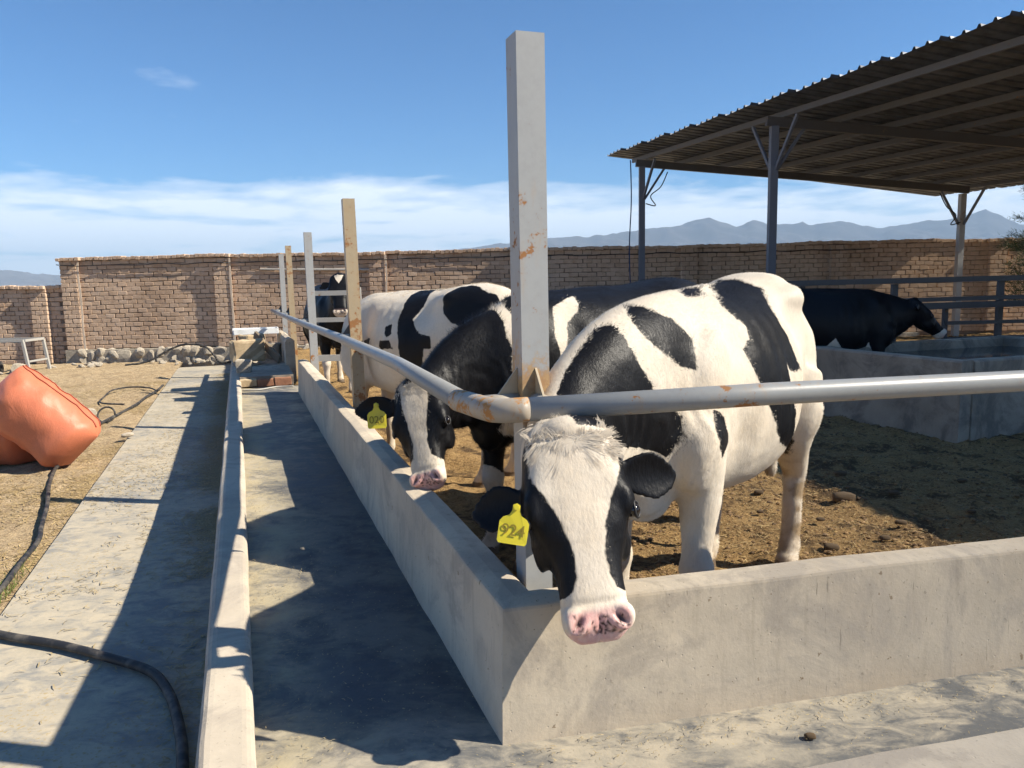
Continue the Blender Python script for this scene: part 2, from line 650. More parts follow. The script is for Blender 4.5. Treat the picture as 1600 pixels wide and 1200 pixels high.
def arc(cx, cz, r, a0, a1, n=4):
    return [(cx + r * math.cos(math.radians(a0 + (a1 - a0) * i / n)), cz + r * math.sin(math.radians(a0 + (a1 - a0) * i / n))) for i in range(n + 1)]


def grid(x0, x1, y0, y1, res, keep=None, height=None):
    nx = int((x1 - x0) / res) + 1
    ny = int((y1 - y0) / res) + 1
    X, Y = np.meshgrid(np.linspace(x0, x1, nx), np.linspace(y0, y1, ny))
    P = np.stack([X.ravel(), Y.ravel(), np.zeros(nx * ny)], 1)
    P[:, 2] = height(P) if height is not None else 0
    idx = np.arange(nx * ny).reshape(ny, nx)
    F = np.stack([idx[:-1, :-1], idx[:-1, 1:], idx[1:, 1:], idx[1:, :-1]], -1).reshape(-1, 4)
    if keep is not None:
        c = P[F].mean(1)
        F = F[keep(c)]
    used = np.unique(F)
    remap = np.zeros(nx * ny, int)
    remap[used] = np.arange(len(used))
    me = bpy.data.meshes.new('grid')
    me.from_pydata(P[used].tolist(), [], remap[F].tolist())
    me.update()
    return me


# far ground
mb = MB()
mb.add([(-9000, -9000, -0.35), (9000, -9000, -0.35), (9000, 9000, -0.35), (-9000, 9000, -0.35)], [(0, 1, 2, 3)])
tag(mb.build('plain', MT['yard']), kind='structure')

WALL_Y = 20.6
sv = np.array([S.x, S.y, 0]); tv = np.array([T.x, T.y, 0])


def yard_h(P):
    edge = np.clip((-1.53 - P @ sv) / 0.25, 0, 1)
    return -0.035 + edge * (0.02 + 0.06 * fbm(P, 0.9, 4, 3) + 0.035 * fbm(P, 4, 3, 4) + 0.04 * np.abs(fbm(P, 9, 3, 14))) + 0.05 * np.clip((P[:, 1] - 17) / 3, 0, 1)


tag(link('yard_ground', grid(-18, 2.6, -1.0, WALL_Y + 0.2, 0.055, keep=lambda c: (c @ sv) < -1.50, height=yard_h), MT['yard'], smooth=True), kind='structure')

# concrete path beside the trough
WL = -1.532
prof = [(0, -0.25), (0, -0.012), (0.012, 0.0), (1.40, 0.0), (1.40, -0.25)]
tag(link('path', sweep([st(WL, 20.9), st(WL, -3)][::-1], prof, 0.25, 0.004), MT['walk'], smooth=False), kind='structure')

PEN_Z = 0.30
corner = Vector((-0.056, 2.317, 0))
uv = np.array([U.x, U.y, 0]); un = np.array([-U.y, U.x, 0])
cv = np.array(corner)


def pen_keep(c):
    a = (c @ sv) > 0.80
    b = ((c - cv) @ un) > 0.07
    far = (c @ tv) > 11.2
    return (a & b) | (far & ((c @ sv) > -0.1))


def pen_h(P):
    h = PEN_Z + 0.06 * fbm(P, 0.7, 3, 8) + 0.06 * fbm(P, 3.2, 4, 9) + 0.055 * np.abs(fbm(P, 8, 3, 10))
    mound = np.exp(-(((P[:, 0] - 7.4) / 1.6) ** 2 + ((P[:, 1] - 10.6) / 0.9) ** 2))
    return h + 0.55 * mound * (1 + 0.3 * fbm(P, 3, 4, 12))


tag(link('pen_ground', grid(-8, 20, 2.2, WALL_Y + 0.1, 0.05, keep=pen_keep, height=pen_h), MT['pen'], smooth=True), kind='structure')

# mountains far off
ridge = [(-4600, 150), (-3600, 118), (-2900, 96), (-2620, 108), (-2430, 84), (-2150, 62), (-1500, 60), (-900, 110), (-420, 150), (-182, 172), (60, 200), (300, 212), (520, 226), (671, 243), (850, 262), (960, 285),
         (1031, 300), (1080, 286), (1140, 272), (1195, 265), (1250, 280), (1320, 262), (1400, 258), (1457, 268), (1560, 262), (1654, 272), (1740, 258), (1850, 236), (1917, 234), (2040, 244), (2145, 261), (2260, 268), (2360, 285),
         (2437, 309), (2520, 282), (2606, 235), (2800, 215), (3100, 250), (3500, 220), (4600, 240)]
rx = np.array([r[0] for r in ridge]); rz = np.array([r[1] for r in ridge])


def mount_h(P):
    x = P[:, 0]; d = (P[:, 1] - 4000)
    cr = np.interp(x * 4000 / np.maximum(P[:, 1], 3000), rx, rz) + 12 + 34 * (0.45 - np.abs(fbm(P, 0.006, 6, 2)) * 1.6)
    fall = np.clip(1 - np.abs(d) / np.where(d < 0, 900, 500), 0, 1) ** 1.15
    rough = fbm(P, 0.007, 7, 5)
    return cr * fall * (1 + 0.30 * rough * (1 - fall)) - 20 + 150 * rough * fall * (1 - fall) * 2


M = Mat('mountain_rock', 0.95, spec=0.1)
M.color(M.mix(M.noise(0.006, 6, 0.65), (0.16, 0.135, 0.115), (0.085, 0.075, 0.07)))
tag(link('mountains', grid(-4600, 4600, 3080, 4500, 17, height=mount_h), M.m, smooth=True), kind='structure')

# ------------------------------------------------------------------ concrete feed trough
trough = empty('feed_trough', st(0.35, 6, 0))
tag(trough, 'long L-shaped concrete feed trough with low kerb in front of the cows', 'feed trough')


def under(o, root):
    """parent while keeping world coordinates"""
    o.parent = root
    o.matrix_parent_inverse = (Matrix.Translation(root.location) @ root.rotation_euler.to_matrix().to_4x4()).inverted()
    return o


R = 0.035
pz0, pz1, pw = 0.36, 0.96, 0.15
pprof = [(0.0, pz0), (0.0, 0.5), (0.012, 0.75)] + [(0.018, pz1 - 0.012)] + arc(0.030, pz1 - 0.012, 0.012, 180, 90, 2) + [(0.08, pz1 + 0.008)] + arc(0.13, pz1 - 0.035, 0.035, 90, 0, 4) + [(0.168, 0.7), (0.168, pz0)]
par_path = [st(0.712, 11.05), st(0.714, 8.0), st(0.716, 5.0), corner, corner + U * 6.0]
# travel from far end towards the camera: the pen is on the left of travel, so mirror the offset
par = link('parapet_wall', sweep(par_path, [(-o, z) for o, z in pprof], 0.07, 0.0055, seed=2), MT['parapet'], smooth=False)
under(par, trough)
kz = 0.62
kprof = [(0.0, -0.3), (0.0, kz - 0.05)] + arc(0.045, kz - 0.05, 0.045, 180, 90, 4) + arc(0.135, kz - 0.04, 0.035, 90, 0, 4) + [(0.17, 0.3)]
kerb = link('kerb', sweep([st(-0.21, -2.5), st(-0.21, 6), st(-0.205, 12), st(-0.19, 17.2)], kprof, 0.10, 0.006, seed=5), MT['kerb'], smooth=False)
under(kerb, trough)
rk0 = Vector((0.70, 2.003, 0)) - U * 0.86
kprof2 = [(0.0, 0.3), (0.0, kz - 0.03)] + arc(0.03, kz - 0.03, 0.03, 180, 90, 4) + arc(0.15, kz - 0.05, 0.045, 90, 0, 4) + [(0.195, -0.3)]
kerb2 = link('kerb', sweep([rk0, rk0 + U * 6.6], kprof2, 0.12, 0.006, seed=9), MT['kerb'], smooth=False)
under(kerb2, trough)


def tf_keep(c):
    s_ = c @ sv
    left = (s_ > -0.10) & (s_ < 0.80) & ((c @ tv) < 11.9)
    p = (c - np.array(rk0)) @ un
    q = (c - cv) @ un
    front = (s_ > -0.1) & (p > -0.10) & (q < 0.08) & ((c - cv) @ uv < 6.0)
    return (left & (p > -0.1)) | front


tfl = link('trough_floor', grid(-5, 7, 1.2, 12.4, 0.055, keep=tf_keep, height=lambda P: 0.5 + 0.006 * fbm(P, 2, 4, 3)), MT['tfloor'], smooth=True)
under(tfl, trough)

# ------------------------------------------------------------------ brick boundary wall
BW, BH = 0.245, 0.1175
brick_meshes = []


def brick_mesh(w, h, d, seed):
    r = random.Random(seed)
    me = mesh_from(*box_data(w, h, d, r))
    bevel_mesh(me, 0.008, 1)
    a = me.attributes.new('tone', 'FLOAT', 'POINT')
    t = r.random()
    a.data.foreach_set('value', [t] * len(me.vertices))
    me.materials.append(MT['brick'])
    return me


def box_data(w, h, d, r):
    vs = []
    for i, j, k in ((-1, -1, -1), (1, -1, -1), (1, 1, -1), (-1, 1, -1), (-1, -1, 1), (1, -1, 1), (1, 1, 1), (-1, 1, 1)):
        vs.append((i * w / 2 + r.uniform(-0.010, 0.010), j * d / 2 + r.uniform(-0.004, 0.004), k * h / 2 + r.uniform(-0.008, 0.008)))
    return vs, [(0, 3, 2, 1), (4, 5, 6, 7), (0, 1, 5, 4), (1, 2, 6, 5), (2, 3, 7, 6), (3, 0, 4, 7)]


brick_meshes = [brick_mesh(BW - 0.013, BH - 0.014, 0.11, i) for i in range(24)]
pier_meshes = [brick_mesh(0.22 - 0.014, BH - 0.016, 0.11, 300 + i) for i in range(8)]
half_meshes = [brick_mesh(0.11 - 0.010, BH - 0.018, 0.11, 100 + i) for i in range(6)]
cope_meshes = [brick_mesh(0.112, 0.085, 0.30, 200 + i) for i in range(12)]


def brick_wall(name, x0, x1, z0, z1, pil, label, face_y, n_parts, part_zone):
    """running-bond wall facing -y at face_y; pil = list of (xa, xb) pilasters"""
    root = empty(name, ((x0 + x1) / 2, face_y + 0.15, 0))
    tag(root, label, 'wall')
    place = []

    def wave(x, r):
        return 0.010 * math.sin(x * 0.7 + 1.3) + 0.006 * math.sin(x * 2.3 + r * 0.6) + random.uniform(-0.004, 0.004)
    rows = int((z1 - z0) / BH)
    proud = 0.12
    for r in range(rows):
        z = z0 + (r + 0.5) * BH
        x = x0 - (BW / 2 if r % 2 else 0)
        while x < x1:
            c = x + BW / 2
            if c > x0 + 0.05 and c < x1 - 0.02 and not any(a + 0.13 < c < b - 0.13 for a, b in pil):
                place.append((c + random.uniform(-0.012, 0.012), face_y + 0.055 + random.uniform(-0.006, 0.004), z + wave(c, r), 'f'))
            x += BW
        for a, b in pil:
            w = b - a
            y_ = face_y - proud + 0.055
            if r % 2 == 0:
                for i in range(2):
                    place.append((a + (i + 0.5) * w / 2, y_ + random.uniform(-0.004, 0.004), z, 'p'))
            else:
                place.append((a + w / 8, y_ + random.uniform(-0.004, 0.004), z, 'h'))
                place.append(((a + b) / 2, y_ + random.uniform(-0.004, 0.004), z, 'p'))
                place.append((b - w / 8, y_ + random.uniform(-0.004, 0.004), z, 'h'))
    ztop = z0 + rows * BH
    core = MB()
    core.box(((x0 + x1) / 2, face_y + 0.035 + 0.13, (ztop - 0.3) / 2), ((x1 - x0) / 2 - 0.02, 0, 0), (0, 0.13, 0), (0, 0, (ztop + 0.3) / 2 - 0.004))
    for a, b in pil:
        core.box(((a + b) / 2, face_y - proud / 2 + 0.03, z0 / 2 + ztop / 2 - 0.004), ((b - a) / 2 - 0.02, 0, 0), (0, proud / 2 + 0.004, 0), (0, 0, (ztop - z0) / 2 - 0.004))
    under(core.build('mortar_core', MT['mortar']), root)
    # coping: bricks laid crosswise, oversailing the face
    cop = []
    x = x0
    while x < x1:
        out = 0.12 if any(a - 0.06 < x + 0.06 < b + 0.06 for a, b in pil) else 0.0
        cop.append((x + 0.06, face_y + 0.07 - out + random.uniform(-0.012, 0.012), ztop + 0.045 + wave(x, 3) * 1.4 + random.uniform(-0.010, 0.010)))
        x += 0.12
    bed = MB()
    bed.box(((x0 + x1) / 2, face_y + 0.13, ztop + 0.03), ((x1 - x0) / 2, 0, 0), (0, 0.16, 0), (0, 0, 0.032))
    under(bed.build('coping_bed', MT['mortar']), root)

    def emit(lst, meshes_of, pname, limit):
        zone = [p for p in lst if part_zone(p)]
        random.shuffle(zone)
        zone.sort(key=lambda p: -p[2] if False else 0)
        parts = set(map(id, zone[:limit]))
        rest = [p for p in lst if id(p) not in parts]
        for p in lst:
            if id(p) in parts:
                me = random.choice(meshes_of(p))
                o = share(pname, me, None, (p[0], p[1], p[2]), (random.uniform(-0.015, 0.015), random.uniform(-0.012, 0.012), random.uniform(-0.02, 0.02)))
                under(o, root)
        if rest:
            V = []; F = []; tone = []
            off = 0
            for p in rest:
                me = random.choice(meshes_of(p))
                co = np.empty(len(me.vertices) * 3); me.vertices.foreach_get('co', co)
                co = co.reshape(-1, 3) + np.array(p[:3])
                V.append(co)
                F += [tuple(i + off for i in f.vertices) for f in me.polygons]
                tone += [me.attributes['tone'].data[0].value] * len(co)
                off += len(co)
            me = bpy.data.meshes.new(pname + 's')
            me.from_pydata(np.concatenate(V).tolist(), [], F)
            a = me.attributes.new('tone', 'FLOAT', 'POINT')
            a.data.foreach_set('value', tone)
            o = link(pname + 'work', me, MT['brick'])
            o['kind'] = 'stuff'
            under(o, root)

    emit(place, lambda p: half_meshes if p[3] == 'h' else pier_meshes if p[3] == 'p' else brick_meshes, 'brick', n_parts)
    emit(cop, lambda p: cope_meshes, 'coping_brick', min(n_parts, 120))
    return root, ztop


def px_pil(xc):
    return (xc - 0.22, xc + 0.22)


tall_pil = [(-11.86, -11.42), px_pil(-7.6), px_pil(-3.5), px_pil(0.65), px_pil(4.75), px_pil(8.7), px_pil(12.9), px_pil(17.0)]
wall, wtop = brick_wall('brick_wall', -11.9, 21.0, 0.40, 2.75, tall_pil, 'tall tan mud brick boundary wall with pilasters behind the cow pen', WALL_Y, 300,
                        lambda p: -11.6 < p[0] < -3.2)
low, ltop = brick_wall('brick_wall', -19.5, -11.92, 0.05, 2.10, [(-12.74, -12.30), (-17.0, -16.56)], 'lower tan mud brick wall section at the far left', WALL_Y + 0.03, 180, lambda p: p[0] > -14.2)
# pale lime lines beside some pilasters, conduit and cable under the coping
for x in (-11.38, -7.36, -3.26):
    m = MB()
    pts = [(x + random.uniform(-0.012, 0.012), WALL_Y - (0.10 if x < -11 else 0.13), 0.42 + i * 0.29) for i in range(9)]
    for a, b in zip(pts[:-1], pts[1:]):
        m.bar(a, b, 0.05 + random.uniform(-0.01, 0.01), 0.012, (0, -1, 0))
    under(m.build('lime_line', MT['lime']), wall)
m = MB()
pts = [(-11.9 + i * 0.55, WALL_Y - 0.07 - (0.1 if any(a - .2 < -11.9 + i * 0.55 < b + .2 for a, b in tall_pil) else 0), wtop - 0.10 - 0.05 * abs(math.sin(i * 1.3))) for i in range(40)]
m.tube(catmull(pts, 3), 0.012, 5)
tag(m.build('wall_cable', MT['cable']), 'black cable sagging under the coping of the tall brick wall', 'cable')
m = MB()
m.tube([(-5.6, WALL_Y - 0.06, 2.40), (-3.72, WALL_Y - 0.06, 2.36)], 0.03, 8)
m.tube([(-6.6, WALL_Y - 0.06, 2.43), (-5.6, WALL_Y - 0.06, 2.40)], 0.022, 8)
tag(m.build('conduit_pipe', MT['shed_light'], smooth=False), 'pale conduit pipe fixed level on the tall brick wall behind the posts', 'pipe')


# field-stone footing under the tall wall: each stone a piece of the wall
def stone_mesh(seed, flat=0.75, sub=2, cuts=0):
    bm = bmesh.new()
    bmesh.ops.create_icosphere(bm, subdivisions=sub, radius=0.5)
    for v in bm.verts:
        n = mnoise.noise(v.co * 1.6 + Vector((seed * 7.3, 0, 0))) * 0.34 + mnoise.noise(v.co * 4 + Vector((0, seed * 3.1, 0))) * 0.10
        v.co *= 1 + n
        for ax in range(3):
            lim = 0.36 + 0.06 * mnoise.noise(Vector((seed, ax, 0)))
            if abs(v.co[ax]) > lim:
                v.co[ax] = math.copysign(lim + (abs(v.co[ax]) - lim) * 0.3, v.co[ax])
        v.co.z *= flat
    rr_ = random.Random(int(seed * 13) + 5)
    for _ in range(cuts):
        nv_ = Vector((rr_.gauss(0, 1), rr_.gauss(0, 1), rr_.gauss(0, 1))).normalized()
        lim = rr_.uniform(0.24, 0.36)
        for v in bm.verts:
            dd_ = v.co.dot(nv_)
            if dd_ > lim:
                v.co -= nv_ * (dd_ - lim) * 0.9
    me = bpy.data.meshes.new('stone')
    bm.to_mesh(me)
    bm.free()
    me.materials.append(MT['stone'])
    return me


stones = [stone_mesh(i, cuts=9) for i in range(14)]
foot = MB()
foot.box((-0.5, WALL_Y + 0.05, 0.07), (11.4, 0, 0), (0, 0.19, 0), (0, 0, 0.32))
under(foot.build('footing_core', MT['stone']), wall)
x = -11.6
while x < -1.5:
    w = random.uniform(0.18, 0.40)
    two = random.random() < 0.75
    for k in range(2 if two else 1):
        h = random.uniform(0.2, 0.26) if two else random.uniform(0.32, 0.42)
        z = 0.08 + (k * 0.21 if two else 0.08)
        o = share('footing_stone', random.choice(stones), None, (x + w / 2, WALL_Y - 0.05 + random.uniform(-0.03, 0.02), z + random.uniform(-0.02, 0.02)),
                  (random.uniform(-.3, .3), random.uniform(-.3, .3), random.uniform(0, 6.28)), (w * 1.7, 0.34, h * 2.0))
        under(o, wall)
    x += w * 0.93
# loose stones lying along the footing
for i in range(46):
    x = random.uniform(-11.7, -5.2)
    s_ = random.uniform(0.06, 0.20)
    o = share('loose_stone', random.choice(stones), None, (x, WALL_Y - 0.35 - random.random() ** 2 * 0.9, 0.04 + s_ * 0.12), (random.uniform(-.4, .4), random.uniform(-.4, .4), random.uniform(0, 6.28)), (s_ * 1.3, s_, s_ * 0.85))
    tag(o, 'loose angular stone in the row of rubble along the wall foot', 'stone', 'rubble stones at the foot of the brick wall')
for lab, px, py, s_ in (('flat pale stone on the yard dirt beside the black cable', -6.78, 12.1, 0.42), ('small pale stone on the yard dirt behind the orange sack', -7.9, 13.2, 0.30),
                        ('grey chip of stone on the dirt next to the concrete path', -5.15, 10.1, 0.22)):
    tag(share('loose_stone', random.choice(stones), None, (px, py, 0.06), (0, 0, random.uniform(0, 6)), (s_, s_ * 0.7, s_ * 0.5)), lab, 'stone')

# ------------------------------------------------------------------ steel feed barrier: posts and pipe rail
barrier = empty('feed_barrier', st(0.9, 6, 0))
tag(barrier, 'grey steel feed barrier of square posts and a round pipe rail above the trough', 'barrier')


def hollow_post(base, w, d, h, ax, ay):
    """square hollow section, open at the top"""
    ax = Vector(ax).normalized(); ay = Vector(ay).normalized()
    tck = 0.006
    prof = []
    for k in (1.0, 0.0):
        ww = w / 2 - (0 if k else tck); dd = d / 2 - (0 if k else tck)
        prof.append([ax * a * ww + ay * b * dd for a, b in ((-1, -1), (1, -1), (1, 1), (-1, 1))])
    base = Vector(base)
    top = Vector((0, 0, h))
    V = [base + p for p in prof[0]] + [base + top + p for p in prof[0]] + [base + top + p for p in prof[1]] + [base + top - Vector((0, 0, 0.15)) + p for p in prof[1]]
    F = [(3, 2, 1, 0)]
    for i in range(4):
        j = (i + 1) % 4
        F += [(i, j, 4 + j, 4 + i), (4 + i, 4 + j, 8 + j, 8 + i), (8 + i, 8 + j, 12 + j, 12 + i)]
    F.append((12, 13, 14, 15))
    return mesh_from(V, F)


post_c = []
p1 = Vector((0.036, 2.61, 0)) + S * 0.05 + T * 0.05
post_spec = [(p1, 2.80, 'post_first', 0.10), (st(0.95, 6.72), 2.71, 'post_ochre', 0.10), (st(0.93, 10.75), 2.69, 'post_grey', 0.10), (st(0.92, 14.6), 2.70, 'post_ochre', 0.10), (st(0.915, 17.2), 2.65, 'post_grey', 0.10)]
lean = [(0.0, 0.0), (-0.012, 0), (0.0, 0), (-0.006, 0), (0.003, 0)]
for (c, ztop_, mt, w), ln in zip(post_spec, lean):
    me = hollow_post((c.x, c.y, 0.3), w, w, ztop_ - 0.3, S, T)
    bm = bmesh.new(); bm.from_mesh(me)
    for v in bm.verts:
        if v.co.z > 1:
            v.co.x += ln[0] * (v.co.z - 0.9); v.co.y += ln[1]
    bm.to_mesh(me); bm.free()
    under(link('post', me, MT[mt]), barrier)
    post_c.append(c)
# pipe: along the trough, mitred elbow piece at the corner, then along the front
PR = 0.040
el_c = Vector((-0.045, 2.475, 1.575))      # where the two runs meet
pl = [Vector((-0.19, 2.79, 1.565)), st(0.83, 4.3, 1.545), st(0.825, 6.7, 1.53), st(0.79, 8.7, 1.515), st(0.76, 10.75, 1.50), st(0.73, 14.6, 1.465), st(0.70, 18.0, 1.44)]
m = MB(); m.tube(pl, PR, 20)
under(m.build('rail_pipe', MT['pipe'], smooth=True), barrier)
pr = [Vector((0.03, 2.475, 1.580)), Vector((0.9, 2.66, 1.587)), Vector((1.95, 2.87, 1.585)), Vector((4.2, 3.32, 1.585))]
m = MB(); m.tube(pr, PR, 20)
under(m.build('rail_pipe', MT['pipe'], smooth=True), barrier)
m = MB(); m.tube([pl[0] + Vector((-0.012, 0.02, 0)), pl[0], Vector((-0.10, 2.585, 1.571)), Vector((-0.065, 2.515, 1.574)), Vector((-0.02, 2.478, 1.577)), pr[0], pr[0] + U * 0.02], PR * 1.035, 20)
under(m.build('elbow', MT['pipe_rust'], smooth=True), barrier)
# stub arms from each post to the pipe and gusset plates
for k, c in enumerate(post_c):
    if k == 0:
        m = MB()
        # two triangular gussets standing on short stubs
        stub = MB()
        stub.tube([Vector((c.x, c.y, 1.573)) - S * 0.05, Vector((c.x, c.y, 1.573)) - S * 0.19], 0.037, 16)
        under(stub.build('stub_arm', MT['pipe_rust'], smooth=True), barrier)
        stub = MB()
        stub.tube([Vector((c.x, c.y, 1.577)) - T * 0.05, Vector((c.x, c.y, 1.577)) - T * 0.12], 0.037, 16)
        under(stub.build('stub_arm', MT['pipe_rust'], smooth=True), barrier)
        for d in (-S, -T):
            b0 = Vector((c.x, c.y, 0)) + d * 0.051
            sd = Vector((d.y, -d.x, 0)) * 0.004
            tri = [b0 + Vector((0, 0, 1.605)), b0 + d * 0.075 + Vector((0, 0, 1.605)), b0 + Vector((0, 0, 1.70))]
            V = [p + sd for p in tri] + [p - sd for p in tri]
            under(link('gusset', mesh_from(V, [(0, 1, 2), (5, 4, 3), (0, 3, 4, 1), (1, 4, 5, 2), (2, 5, 3, 0)]), MT['post_ochre']), barrier)
    else:
        zz = [0, 1.53, 1.50, 1.465, 1.445][k]
        sp = [0, 0.825, 0.76, 0.73, 0.705][k]
        tt = c.dot(T)
        m = MB()
        m.tube([st(sp + 0.03, tt, zz + 0.012), st(c.dot(S) - 0.05, tt, zz + 0.012)], 0.032, 12)
        under(m.build('stub_arm', MT['pipe'], smooth=True), barrier)
        b0 = st(c.dot(S) - 0.051, tt)
        sd = T * 0.004
        tri = [b0 + Vector((0, 0, zz + 0.04)), b0 - S * 0.07 + Vector((0, 0, zz + 0.04)), b0 + Vector((0, 0, zz + 0.14))]
        V = [p + sd for p in tri] + [p - sd for p in tri]
        under(link('gusset', mesh_from(V, [(0, 1, 2), (5, 4, 3), (0, 3, 4, 1), (1, 4, 5, 2), (2, 5, 3, 0)]), MT['dark_steel']), barrier)

# bars of a side gate fixed to the third post
c3 = post_c[2]
gate = empty('side_gate', (c3.x + 0.05, c3.y, 0.42))
tag(gate, 'grey steel gate of three flat bars between the second and third posts', 'gate')
gx = Vector((1, 0.02, 0)).normalized()
for z, h in ((1.88, 0.065), (1.52, 0.06), (1.00, 0.085)):
    m = MB(); m.bar(Vector((c3.x, c3.y, z)) + gx * 0.052, Vector((c3.x, c3.y, z)) + gx * 0.62, 0.04, h)
    under(m.build('bar', MT['shed_light']), gate)
m = MB(); m.bar(Vector((c3.x, c3.y, 0.42)) + gx * 0.65, Vector((c3.x, c3.y, 1.95)) + gx * 0.65, 0.05, 0.05, (0, 1, 0))
under(m.build('upright', MT['shed_light']), gate)

# ------------------------------------------------------------------ concrete water tank
tank = empty('water_tank', (4.6, 8.2, PEN_Z))
tag(tank, 'long grey concrete water tank in the shade of the shed', 'water tank')
ta = Vector((3.74, 9.12, 0)); tb = Vector((4.43, 7.50, 0))
te = Vector((0.955, 0.297, 0)).normalized()
A_ = (ta - tb).normalized()
tl = (ta - tb).length + 0.35
Wt, Ht = 3.2, 1.12
for nm, a, b in (('tank_wall', tb, tb + A_ * tl), ('tank_wall', tb + A_ * tl, tb + A_ * tl + te * Wt), ('tank_wall', tb + A_ * tl + te * Wt, tb + te * Wt), ('tank_wall', tb + te * Wt, tb)):
    d = (b - a).normalized()
    pr_ = [(0, 0.05), (0.0, Ht - 0.02), (0.02, Ht), (0.14, Ht), (0.16, Ht - 0.02), (0.16, 0.05)]
    o = link(nm, sweep([a + d * 0.001, b - d * 0.163 if nm else b], pr_, 0.3, 0.003), MT['tank'])
    under(o, tank)
M = Mat('tank_water', 0.08, spec=0.5)
M.color((0.03, 0.04, 0.045))
M.bump(M.noise(6, 3), 0.1, 0.01)
m = MB()
q = [tb + A_ * 0.1 + te * 0.1, tb + A_ * (tl - 0.1) + te * 0.1, tb + A_ * (tl - 0.1) + te * (Wt - 0.1), tb + A_ * 0.1 + te * (Wt - 0.1)]
m.add([(p.x, p.y, Ht - 0.12) for p in q], [(3, 2, 1, 0)])
under(m.build('water', M.m), tank)

# ------------------------------------------------------------------ open cattle shed
shed = empty('cattle_shed', (7.5, 17, PEN_Z))
tag(shed, 'open cattle shed with dark corrugated sheet roof on steel posts', 'shed')
tip = Vector((2.526, 20.1, 5.059))
near = Vector((6.262, 9.75, 5.05))
Adir = (near - tip).normalized()                     # along the purlins, towards the camera
Bdir = Vector((0.992, 0.06, -0.092)).normalized()    # down the slope, along the corrugations
Nrm = Bdir.cross(-Adir).normalized()
if Nrm.z < 0:
    Nrm = -Nrm
ROOF_W = 9.75
ROOF_L = 19.0
pitch = 0.25


def sheet_mesh(width, length):
    """trapezoid-rib sheet: x across the ribs, y along them"""
    prof = []
    n = round(width / pitch)
    for i in range(n):
        b = i * pitch
        prof += [(b, 0.045), (b + 0.03, 0.045), (b + 0.055, 0), (b + 0.225, 0)]
    prof.append((n * pitch, 0.045))
    V = []; F = []
    for k, y in enumerate((0, length * 0.33, length * 0.66, length)):
        V += [(x, y, z) for x, z in prof]
    c = len(prof)
    for k in range(3):
        for i in range(c - 1):
            F.append((k * c + i, k * c + i + 1, (k + 1) * c + i + 1, (k + 1) * c + i))
    # underside skin 3 mm below
    off = len(V)
    V += [(x, y, z - 0.003) for x, y, z in V]
    F += [tuple(off + i for i in reversed(f)) for f in F[:]]
    return mesh_from(V, F)


M = Mat('corrugated_sheet', 0.5, 0.45, 0.4)
c_ = M.mix(M.ramp(M.noise(1.5, 5, 0.65), 0.35, 0.65), (0.12, 0.135, 0.165), (0.075, 0.085, 0.105))
c_ = M.mix(M.ramp(M.noise(5, 6, 0.7), 0.58, 0.72, 0, 0.5), c_, (0.085, 0.075, 0.07))
M.color(c_)
M.rough(M.ramp(M.noise(3, 4), 0.3, 0.7, 0.45, 0.65))
MT['sheet'] = M.m
sh_me = sheet_mesh(1.0, ROOF_W)
sh_me.materials.append(MT['sheet'])
rot = Matrix((Adir, Bdir, Nrm)).transposed()
for i in range(int(ROOF_L)):
    o = share('roof_sheet', sh_me)
    p = tip + Adir * (i * 0.995) + Nrm * random.uniform(0, 0.006)
    mw = rot.to_4x4()
    mw.translation = p
    o.matrix_world = mw
    o.parent = shed
    o.matrix_parent_inverse = Matrix.Translation(shed.location).inverted()


def roof_pt(a, b, dn=0.0):
    return tip + Adir * a + Bdir * b - Nrm * dn


for i in range(9):
    b = 0.62 + i * 1.07
    m = MB()
    m.bar(roof_pt(0.12, b, 0.07), roof_pt(ROOF_L - 0.2, b, 0.07), 0.05, 0.105, Nrm)
    under(m.build('purlin', MT['shed_steel']), shed)
P = {'P1': Vector((3.302, 19.4, 0)), 'P2': Vector((4.916, 14.6, 0)), 'P3': Vector((11.521, 19.9, 0))}
span = P['P3'] - P['P1']
bay = P['P2'] - P['P1']
for k in range(4):
    L_ = P['P1'] + bay * (k if k < 2 else k * 1.2)
    R_ = L_ + span
    zt = []
    for q in (L_, R_):
        # beam underside follows the roof plane
        tpar = tip - Nrm * 0.135
        z = tpar.z - ((q.x - tpar.x) * Nrm.x + (q.y - tpar.y) * Nrm.y) / Nrm.z
        zt.append(z)
    bl = Vector((L_.x, L_.y, zt[0] - 0.09)) - (R_ - L_).normalized() * 0.15
    br = Vector((R_.x, R_.y, zt[1] - 0.09)) + (R_ - L_).normalized() * 0.15
    m = MB(); m.bar(bl, br, 0.09, 0.17)
    under(m.build('beam', MT['dark_steel']), shed)
    dL = (br - bl).normalized()
    ab = Vector((Adir.x, Adir.y, 0)).normalized()
    for q, z, sg in ((L_, zt[0], 1), (R_, zt[1], -1)):
        m = MB()
        m.box((q.x, q.y, (z - 0.18 + PEN_Z - 0.3) / 2), Vector((0.07, 0.0, 0)), Vector((0, 0.07, 0)), (0, 0, (z - 0.18 - PEN_Z + 0.3) / 2))
        under(m.build('post', MT['shed_steel'] if sg > 0 else MT['post_grey']), shed)
        zb = z - 0.95
        top = z - 0.20
        for d in (dL * sg, ab, -ab):
            if k == 0 and d == -ab:
                continue
            m = MB()
            m.bar(Vector((q.x, q.y, zb)) + d * 0.07, Vector((q.x, q.y, top + (0.12 if d is not dL else 0))) + d * 0.62, 0.05, 0.05)
            under(m.build('brace', MT['shed_steel']), shed)
